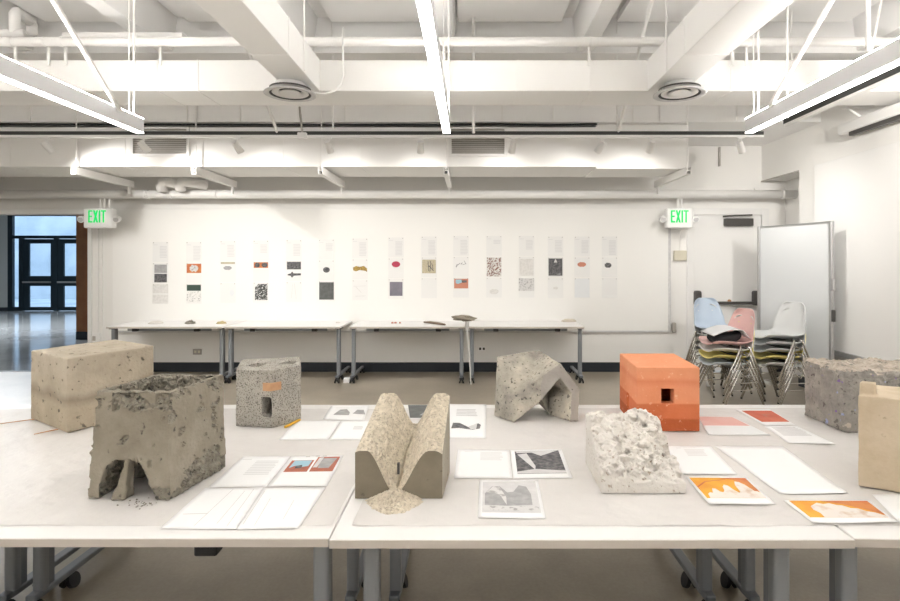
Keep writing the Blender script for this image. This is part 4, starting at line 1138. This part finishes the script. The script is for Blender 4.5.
# 5 folded roof cast
M_fold = concrete('folded_cast', (0.257, 0.240, 0.211), (0.624, 0.570, 0.470), pit=(.08, .075, .07), pit_scale=60, pit_cut=.33, pit_amt=.8, patch=4.2, bumpd=.003)
V3 = Vector
J, R5, E5, EB, IB, IE, IA = V3((.37, 2.83, .838)), V3((.463, 2.82, 1.028)), V3((.561, 2.82, .90)), V3((.553, 2.81, TZ)), V3((.513, 2.80, TZ)), V3((.521, 2.81, .874)), V3((.461, 2.812, .955))
A5, LB, FB, Vv, T5 = V3((.145, 2.95, 1.040)), V3((.128, 2.909, TZ)), V3((.221, 2.786, TZ)), V3((.312, 2.865, .908)), V3((.390, 3.12, 1.052))
dd = V3((-.085, .24, 0.0))
BBk, Bm = V3((.20, 3.08, TZ)), V3((.33, 3.05, TZ + .03))
J2 = J + V3((-.02, .02, -.0))
pieces = [hull([A5, Vv, FB, LB, J, BBk, Bm, J + V3((-.05, .17, 0))]),
          hull([A5, Vv, T5, BBk, Bm, J + V3((-.05, .17, .0))]),
          hull([Vv, T5, R5, J, IA, R5 + dd, J + V3((-.06, .2, 0)), IA + dd]),
          hull([R5, E5, IE, IA, R5 + dd, E5 + dd, IE + dd, IA + dd]),
          hull([E5, EB, IB, IE, E5 + dd, EB + dd, IB + dd, IE + dd, V3((.423, 2.92, TZ)), V3((.425, 2.925, TZ + .09))])]
P0 = V3((.423, 2.92, TZ))
pieces.append(hull([J + V3((.0, .03, .0)), P0, P0 + V3((.0, .13, 0)), IE + dd, IB + dd, IA + dd, J + V3((-.05, .2, 0))]))
t = thing('folded_cast', 'grey faceted cast with one gabled leg, folded like a roof', 'sculpture', (.34, 2.92, TZ))
def d5(p, n):
    q = p + n * (.0018 * fr(p, 14))
    dj = (p - V3((.34, 2.84, .86))).length
    if dj < .10: q += n * .008 * (1 - dj / .10) * fr(p, 40, 3)
    if p.z < TZ + .02: q.z += max(0, .008 * fr((p.x, p.y, 0), 26, 2))
    q.z = max(q.z, TZ)
    return q
M_gable = concrete('gable_face', (.34, .315, .285), (.42, .385, .345), pit=(.15, .14, .13), pit_scale=60, pit_cut=.25, patch=6, bumpd=.001)
o = place(solid(pieces, voxel=.004, disp=d5), 'cast_body', [M_fold, M_gable], t, False)
for pl in o.data.polygons:                            # the sawn gable end is smoother and paler
    c = pl.center + Vector(t.location)
    if pl.normal.y < -.75 and c.x > .366 and c.y < 2.845: pl.material_index = 1

# 6 orange house
M_house = concrete('orange_cast', (0.753, 0.300, 0.153), (0.791, 0.346, 0.193), pit=(.86, .50, .33), pit_scale=45, pit_cut=.30, pit_amt=.6, patch=5, bumpd=.0015,
                   band=dict(h=.305, wobble=.012, stops=[(0, (.62, .36, .24)), (.20, (.62, .36, .24)), (.23, (.82, .55, .42)), (.44, (.82, .55, .42)), (.465, (1, .93, .9)), (.70, (1, .95, .94)), (.80, (.93, .78, .74)), (.86, (1, .98, .98)), (1, (1, 1.0, 1.0))]))
H = [Vector((.803, 2.645)), Vector((1.103, 2.640)), Vector((1.135, 3.06)), Vector((.833, 3.06))]
zt6 = 1.040
hb = MB().prism(H, TZ, zt6)
hy = lambda u, Y: (u - VX) / F * Y
win = MB().box(hy(661.3, 2.645), hy(673.8, 2.645), 2.55, 2.76, CH - (403.5 - VY) * 2.645 / F, CH - (388.7 - VY) * 2.645 / F)
cavity = MB().box(.865, 1.085, 2.695, 3.03, TZ + .05, zt6 - .06)
slit = MB().box(.70, .88, 2.825, 2.875, CH - (408 - VY) * 2.85 / F, CH - (393 - VY) * 2.85 / F)
t = thing('house_cast', 'orange house shaped block with a square window', 'sculpture', (.97, 2.85, TZ))
def d6(p, n):
    q = p + n * .0012 * fr(p, 10)
    if p.z > zt6 - .06 and n.y < -.5: q += n * .0035 * fr((p.x, p.y, p.z * 2), 26, 3)
    q.z = max(q.z, TZ)
    return q
ho = place(solid([hb], [win, cavity, slit], voxel=None), 'house_body', M_house, t, False)
bv = ho.modifiers.new('bevel', 'BEVEL'); bv.width = .004; bv.segments = 2; bv.limit_method = 'ANGLE'; bv.angle_limit = math.radians(50)

# 7 rough white plaster cast
M_plaster = concrete('white_plaster', (0.688, 0.646, 0.591), (0.744, 0.711, 0.665), pit=(.42, .33, .25), pit_scale=60, pit_cut=.31, pit_amt=.75, patch=9, bumpd=.004)
def plaster():
    nx, ny = 140, 140
    def pos(i, j):
        a, b = i / nx, j / ny
        x = lerp(lerp(.460, .757, a), lerp(.468, .757, a), b)
        y = lerp(1.926, 2.227, b)
        # ramp up to the back, stepped on the far side
        r = .040 + .160 * (min(1, b / .92)) ** .72
        rt = .036 + .040 * max(0, min(1, (b - .10) / .15)) + .065 * max(0, min(1, (b - .50) / .12)) + .045 * max(0, min(1, (b - .78) / .08))
        k = max(0, min(1, (a - .66) / .22)); k = k * k * (3 - 2 * k)
        h = lerp(r, rt, k)
        if b > .75: h += .022 * math.exp(-((a - .76) / .10) ** 2) * min(1, (b - .75) / .1) - .014 * math.exp(-((a - .5) / .08) ** 2)
        p = V3((x, y, h))
        dn = .034 * abs(fr(p + V3((1, 4, 0)), 9, 2)) + .030 * abs(fr(p + V3((3, 0, 0)), 20, 3)) + .014 * abs(fr(p, 48, 3)) - .022
        edge = min(1, min(i, nx - i) / 6 + .1, j / 7)
        dn *= edge
        return V3((x + .4 * dn * fr(p, 18, 2) * (1 if 4 < i < nx - 4 else 0), y - .55 * dn * (1 if j < ny - 3 else 0), TZ + max(.028, h + .8 * dn + .006 * fr(p, 40, 2) * (j > 0))))
    P = [[pos(i, j) for i in range(nx + 1)] for j in range(ny + 1)]
    mb = MB()
    mb.grid(lambda a, b: P[round(b * ny)][round(a * nx)], nx, ny)
    for row in (P[0], P[ny], [P[j][0] for j in range(ny + 1)], [P[j][nx] for j in range(ny + 1)]):
        lo_ = [V3((p.x, p.y, TZ)) for p in row]
        mb.add(row + lo_, [(i, i + 1, len(row) + i + 1, len(row) + i) for i in range(len(row) - 1)])
    mb.poly([V3((p.x, p.y, TZ)) for p in (P[0][0], P[0][nx], P[ny][nx], P[ny][0])])
    return mb
t = thing('plaster_cast', 'rough white plaster heap rising to the back on a flat base', 'sculpture', (.61, 2.08, TZ))
lump_rng = random.Random(11)
base_pl = plaster()
top_pts = base_pl.v[:141 * 141]
chunks = []
for k in range(620):
    gi, gj = lump_rng.randrange(6, 135), lump_rng.randrange(9, 141)
    c = top_pts[gj * 141 + gi]
    big = lump_rng.random()
    r = .006 + .017 * big ** 2.2
    pts = []
    for q in range(11):
        d_ = V3((lump_rng.gauss(0, 1), lump_rng.gauss(0, 1), lump_rng.gauss(0, 1))).normalized()
        pts.append(c + V3((d_.x * r * lump_rng.uniform(.8, 1.35), d_.y * r, d_.z * r * lump_rng.uniform(.7, 1.1))) + V3((0, -.2 * r, .1 * r)))
    for p in pts: p.z = max(p.z, TZ + .03); p.x = min(max(p.x, .462), .760); p.y = min(p.y, 2.232)
    chunks.append(hull(pts))
me = solid([base_pl] + chunks, voxel=.0036, disp=lambda p, n: V3((p.x, p.y, max(p.z, TZ))) + n * .0016 * fr(p, 110, 2) * (1 if p.z > TZ + .045 else 0))
place(me, 'cast_body', M_plaster, t, False)

# 8 flecked grey block
M_fleck = concrete('flecked_cast', (0.272, 0.259, 0.238), (0.383, 0.357, 0.323), pit=(.12, .11, .10), pit_scale=42, pit_cut=.32, pit_amt=.7, patch=14, bumpd=.006)
def add_fleck(m, scale, cut, col, seed):
    nt = m.node_tree; N = nt.nodes; L = nt.links
    b = N['Principled BSDF']; src = b.inputs['Base Color'].links[0].from_socket
    tc = N.new('ShaderNodeTexCoord'); mp = N.new('ShaderNodeMapping'); mp.inputs['Location'].default_value = (seed, seed * .7, 0)
    nz = N.new('ShaderNodeTexNoise'); nz.inputs['Scale'].default_value = scale; nz.inputs['Detail'].default_value = 4
    r = N.new('ShaderNodeValToRGB'); r.color_ramp.elements[0].position = cut; r.color_ramp.elements[1].position = cut + .04
    mx = N.new('ShaderNodeMix'); mx.data_type = 'RGBA'
    L.new(tc.outputs['Object'], mp.inputs[0]); L.new(mp.outputs[0], nz.inputs['Vector']); L.new(nz.outputs['Fac'], r.inputs['Fac'])
    L.new(r.outputs['Color'], mx.inputs[0]); L.new(src, mx.inputs[6]); mx.inputs[7].default_value = (*col, 1)
    L.new(mx.outputs[2], b.inputs['Base Color'])
add_fleck(M_fleck, 16, .67, (.36, .42, .66), 3.3)
add_fleck(M_fleck, 20, .67, (.24, .14, .42), 9.1)
add_fleck(M_fleck, 11, .68, (.56, .49, .42), 15.0)
M_flecktop = concrete('flecked_cast_top', (0.324, 0.288, 0.243), (0.558, 0.486, 0.405), pit=(.25, .23, .20), pit_scale=30, pit_cut=.36, patch=12, bumpd=.006)
t = thing('flecked_cast', 'grey block flecked with blue and purple behind the cream slab', 'sculpture', (2.05, 2.8, TZ))
me = solid([MB().prism([(1.78, 2.625), (2.34, 2.60), (2.36, 2.90), (1.785, 2.93)], TZ, 1.025)], voxel=.0075,
           disp=lambda p, n: V3((0, 0, 0)) + p + n * (.008 * fr(p, 18, 3) + .007 * abs(fr(p, 45, 2)) + (.020 * abs(fr(p, 14, 3)) if p.z > 1.0 else 0)))
for v in me.vertices: v.co.z = max(v.co.z, TZ)
o = place(me, 'cast_body', [M_fleck, M_flecktop], t, False)
for pl in o.data.polygons:
    if pl.normal.z > .45 and pl.center.z > .26: pl.material_index = 1

# 9 cream slab at the edge of the frame
M_cream = concrete('cream_cast', (0.503, 0.409, 0.288), (0.603, 0.507, 0.382), pit=(.20, .16, .11), pit_scale=20, pit_cut=.25, pit_amt=.7, patch=6, bumpd=.0015)
add_fleck(M_cream, 5, .64, (.36, .30, .20), 4.0)
c0 = Vector((1.401, 1.986)); ev = Vector((.30, -.171)).normalized(); ew = Vector((.70, .72)).normalized()
w9, dp = .34, .26
P9 = [c0, c0 + ev * w9, c0 + ev * w9 + ew * dp, c0 + ew * dp]
t = thing('cream_slab_cast', 'smooth cream slab with a small knob, cut off by the frame edge', 'sculpture', (1.62, 1.98, TZ))
kb = [c0 + ew * .02 + ev * .0, c0 + ev * .045 + ew * .02, c0 + ev * .045 + ew * .07, c0 + ew * .07]
place(solid([MB().prism(P9, TZ, 1.063), MB().prism(kb, 1.0, 1.106)], voxel=.006, disp=lambda p, n: p + n * .0022 * fr(p, 12, 3)), 'slab_body', M_cream, t, True)

# ------------------------------------------------------------------ small stones and scraps on the far tables
FT = .731
def lump(name, label, u, v, rx, ry, rz_, mat, rough=.25, cat='stone', group=None):
    c = G(u, v, FT)
    mb = MB()
    def f(a, b):
        th, ph = a * 2 * math.pi, b * math.pi / 2
        d = V3((math.cos(th) * math.sin(ph), math.sin(th) * math.sin(ph), math.cos(ph)))
        k = 1 + rough * fr(d + V3((u, v, 0)), 2.2, 3)
        return V3((c.x + d.x * rx * k, c.y + d.y * ry * k, FT + max(0, d.z * rz_ * k)))
    mb.grid(f, 22, 9)
    o = mb.build(name, mat, None, smooth=True)
    return tag(o, label, cat, group)
PG = 'small samples on the far tables'
lump('powder_mound', 'flat white powder mound on the first wall table', 156, 323.5, .10, .08, .035, M_plaster, .1, 'mound', PG)
lump('dark_stone', 'dark jagged stone in the middle of the first wall table', 190.5, 323.5, .065, .06, .035, M_rub, .6, 'stone', PG)
lump('sand_mound', 'yellowish sand mound at the seam of the first two tables', 221.5, 323.5, .065, .06, .03, pm('yellow_sand', (.50, .41, .22), .9, bump=(80, .004)), .2, 'mound', PG)
lump('chalk_stone', 'tiny pale stone at the end of the second wall table', 338, 323, .03, .03, .015, M_plaster, .3, 'stone', PG)
lump('pumice_mound', 'pale beige mound at the end of the last wall table', 569, 321.5, .10, .08, .04, pm('pale_sand', (.62, .56, .47), .9, bump=(80, .004)), .15, 'mound', PG)
for i, (u, l) in enumerate(((392.5, 'first'), (395.5, 'second'), (400, 'third'))):
    lump('brown_chip', f'{l} of three tiny brown chips in a row on the third wall table', u, 323.3, .018 if i < 2 else .014, .02, .018, M_rust, .2, 'chip', PG)
sa, sb_ = G(424, 322, FT + .012), G(445, 324.5, FT + .012)
single('driftwood_stick', 'brown stick lying on the third wall table', 'stick', MB().tube([sa, lerp(sa, sb_, .3) + V3((0, 0, .006)), lerp(sa, sb_, .7) + V3((0, 0, .003)), sb_], [.010, .017, .018, .013], 10), M_dark if False else pm('weathered_wood', (.20, .15, .11), .8, bump=(50, .004)), PG)
rs = thing('slab_on_stand', 'grey leaf shaped rock balanced on a thin white rod', 'rock display', G(467, 324, FT), group=PG)
rc_ = W(464, 318, 7.05)
mb = MB()
def rockf(a, b):
    th, ph = a * 2 * math.pi, b * math.pi
    d = V3((math.cos(th) * math.sin(ph), math.sin(th) * math.sin(ph), math.cos(ph)))
    k = 1 + .3 * fr(d + V3((3, 1, 0)), 2.0, 3)
    return rc_ + V3((d.x * .15 * k, d.y * .07 * k, d.z * .038 * k - d.x * .012))
mb.grid(rockf, 28, 14)
mb.build('rock', M_grey, rs, smooth=False)
MB().tube([(W(467, 320, 7.03).x, 7.03, .80), (W(467, 320, 7.03).x, 7.03, .70), (W(470, 350, 7.0).x, 7.02, .22), (W(471, 350, 7.0).x, 7.02, .0)], .007, 8).build('support_rod', M_white, rs)
single('floor_scrap', 'small white card scrap on the floor under the wall tables', 'scrap', MB().box(G(344, 382.5, 0).x, G(350, 382.5, 0).x, 7.10, 7.2, 0, .055), M_paper)

# ------------------------------------------------------------------ mobile whiteboard
wa, wb = V3((3.98, 6.06, 0)), V3((3.67, 6.98, 0))
wd = (wb - wa).normalized(); wn = V3((wd.y, -wd.x, 0)) * .012
wt = thing('mobile_whiteboard', 'tall whiteboard on a wheeled stand behind the chair stacks', 'whiteboard', ((wa + wb) / 2))
MB().slab([(wa.x, wa.y, .32), (wb.x, wb.y, .32), (wb.x, wb.y, 1.985), (wa.x, wa.y, 1.985)], wn).build('board_panel', M_whiteboard, wt)
MB().slab([wa + V3((0, 0, 1.985)), wb + V3((0, 0, 1.985)), wb + V3((0, 0, 2.01)), wa + V3((0, 0, 2.01))], wn * 1.6).build('top_rail', M_alu, wt)
for p in (wa, wb):
    MB().box(p.x - .016, p.x + .022, p.y - .02, p.y + .02, .06, 2.012).build('side_post', M_alu, wt, bevel=.005)
    e = V3((-.42 if p is wa else .0, -.30 if p is wa else -.3, 0))
    if p is wa:
        MB().tube([p + V3((0, 0, .07)), p + V3((-.10, -.06, .16)), p + V3((-.22, -.14, .17)), p + V3((-.32, -.2, .09))], .022, 10).build('stand_foot', M_white, wt, smooth=True)
        MB().tube([p + V3((-.34, -.24, .035)), p + V3((-.31, -.18, .035))], .035, 14).build('caster', M_black, wt)
    else:
        MB().tube([p + V3((0, -.25, .07)), p + V3((0, .2, .07))], .022, 10).build('stand_foot', M_white, wt)
for v in (285, 316):
    q = V3((wa.x + .002, wa.y - .03, CH - (v - VY) * 6.06 / F))
    MB().box(q.x - .016, q.x + .016, q.y - .02, q.y + .01, q.z - .06, q.z + .07).build('post_clamp', M_dark if v > 300 else M_alu, wt, bevel=.006)

# ------------------------------------------------------------------ shell chairs
PROF = [(.240, .428, .135), (.228, .437, .168), (.19, .442, .200), (.10, .438, .222), (.0, .428, .232), (-.09, .428, .236), (-.155, .452, .236), (-.195, .505, .232),
        (-.220, .575, .225), (-.243, .650, .212), (-.262, .720, .194), (-.276, .775, .168), (-.283, .805, .132), (-.284, .815, .10)]
def shell_mesh():
    pts = [V3(p) for p in PROF]
    def ev_(s):
        k = s * (len(pts) - 1); i = min(int(k), len(pts) - 2); f = k - i
        p0, p1, p2, p3 = pts[max(i - 1, 0)], pts[i], pts[i + 1], pts[min(i + 2, len(pts) - 1)]
        return .5 * ((2 * p1) + (p2 - p0) * f + (2 * p0 - 5 * p1 + 4 * p2 - p3) * f * f + (3 * p1 - p0 - 3 * p2 + p3) * f ** 3)
    nu, nv = 44, 18
    bm = bmesh.new(); V = []
    for j in range(nu + 1):
        s = j / nu; q = ev_(s); row = []
        for i in range(nv + 1):
            a = i / nv * 2 - 1
            y = a * q.z
            lift = abs(a) ** 3
            seatness = max(0, min(1, (.62 - s) / .2)); backness = 1 - seatness
            x = q.x + lift * .055 * backness; z = q.y + lift * .045 * seatness
            if s < .15: z -= 0
            row.append(bm.verts.new((x, y, z)))
        V.append(row)
    for j in range(nu):
        for i in range(nv):
            bm.faces.new((V[j][i], V[j][i + 1], V[j + 1][i + 1], V[j + 1][i]))
    bmesh.ops.recalc_face_normals(bm, faces=bm.faces)
    bmesh.ops.solidify(bm, geom=bm.faces[:], thickness=.008)
    me = bpy.data.meshes.new('seat_shell'); bm.to_mesh(me); bm.free()
    me.polygons.foreach_set('use_smooth', [True] * len(me.polygons))
    return me
SHELL = {}
base_shell = shell_mesh()
for k, m in M_shell.items():
    me = base_shell.copy(); me.materials.clear(); me.materials.append(m); SHELL[k] = me
def make_chair(col, label, group):
    t = thing('shell_chair', label, 'chair', (0, 0, 0), 0, group)
    o = bpy.data.objects.new('seat_shell', SHELL[col]); C.objects.link(o); o.parent = t
    for s in (-1, 1):
        for fx, top in ((.215, -.01), (-.265, -.085)):
            l = MB().tube([V3((top - .0, s * .215, .435)), V3((top * 1.0 + (fx - top) * .06, s * .262, .425)), V3((fx, s * .275, .012))], .0115, 8).build('leg', M_chrome, t, world=False, smooth=True)
            MB().tube([V3((fx, s * .275, 0)), V3((fx, s * .275, .014))], .011, 8).build('foot_cap', M_black, l, world=False)
        MB().tube([V3((.105, s * .2705, .20)), V3((-.178, s * .2705, .20))], .0055, 8).build('side_brace', M_chrome, t, world=False)
        MB().tube([V3((.0, s * .264, .375)), V3((-.05, s * .29, .33)), V3((-.10, s * .264, .375))], .0055, 8).build('stacking_hook', M_chrome, t, world=False)
    for x in (-.015, -.085):
        MB().tube([V3((x, -.22, .412)), V3((x, 0, .400)), V3((x, .22, .412))], .0085, 8).build('under_brace', M_dark, t, world=False)
    return t
def stack(x, y, rz, cols, labels, group):
    n = len(cols)
    for k in range(n):
        c = make_chair(cols[k], labels[k], group)
        c.location = (x, y, k * .075); c.rotation_euler = (0, 0, rz)
P_ = math.pi
stack(2.83, 6.08, P_ - .12 + .28, ['paleblue', 'yellow', 'white', 'pink'],
      ['pale blue shell chair at the bottom of the stack topped by pink', 'yellow shell chair under the white one in the pink topped stack', 'white shell chair just below the pink one', 'pink shell chair with a black bag on its seat'], 'chairs in the pink topped stack')
stack(3.37, 6.06, P_ + .22, ['grey', 'yellow', 'grey', 'grey', 'grey'],
      ['light grey shell chair at the bottom of the tallest stack by the whiteboard', 'yellow shell chair in the grey stack by the whiteboard', 'grey shell chair resting on the yellow one in the grey stack', 'grey shell chair second from the top of the grey stack', 'grey shell chair on top of the stack by the whiteboard'], 'chairs in the grey topped stack')
stack(3.0, 6.62, -P_ / 2 + .32, ['grey', 'grey', 'white', 'grey', 'blue'],
      ['grey shell chair at the bottom of the blue topped stack by the door', 'grey shell chair second from the bottom below the blue chair', 'white shell chair in the middle of the blue topped stack', 'grey shell chair directly under the light blue one', 'light blue shell chair on top of the stack by the door'], 'chairs in the blue topped stack')
# bag and folder on the pink seat
bz = .425 + 3 * .075 + .02
bc = W(724, 338, 6.06); bc.z = bz
def bagf(a, b):
    th, ph = a * 2 * P_, b * P_
    sx_, sy_ = math.cos(th) * math.sin(ph), math.sin(th) * math.sin(ph)
    sq = lambda q: math.copysign(abs(q) ** .6, q)
    p = V3((bc.x + sq(sx_) * .165, bc.y + sq(sy_) * .13, bz + .055 + sq(math.cos(ph)) * .05 + .045 * max(0, sx_)))
    return p + V3((.006 * fr(p, 30), .006 * fr(p + V3((1, 0, 0)), 30), .012 * fr(p, 18)))
single('black_bag', 'slumped black bag on the pink chair seat', 'bag', MB().grid(bagf, 32, 16), M_fabric, smooth=True)
fo = MB()
def foldf(a, b):
    x = bc.x - .21 + .40 * a
    y = bc.y - .15 + .26 * b
    z = bz + .118 + .03 * a + .05 * math.sin(a * P_ * .95) - .02 * (1 - b) + (.0 if a < .8 else -.35 * (a - .8))
    return V3((x + .03 * (1 - b), y, z))
fo.grid(foldf, 16, 6)
o = fo.build('grey_folder', M_foldergrey, None, smooth=True)
s = o.modifiers.new('thickness', 'SOLIDIFY'); s.thickness = .008
tag(o, 'bent pale grey folder lying over the black bag', 'folder')
cc = G(709, 386, 0)
cp = thing('plastic_cup', 'clear plastic cup on the floor beneath the chair stacks', 'cup', (cc.x, cc.y, 0))
MB().lathe([(.0005, 0), (.030, 0), (.040, .11), (.038, .11), (.028, .004), (.0005, .004)], (cc.x, cc.y, 0), 20).build('cup_body', M_cup, cp, smooth=True)
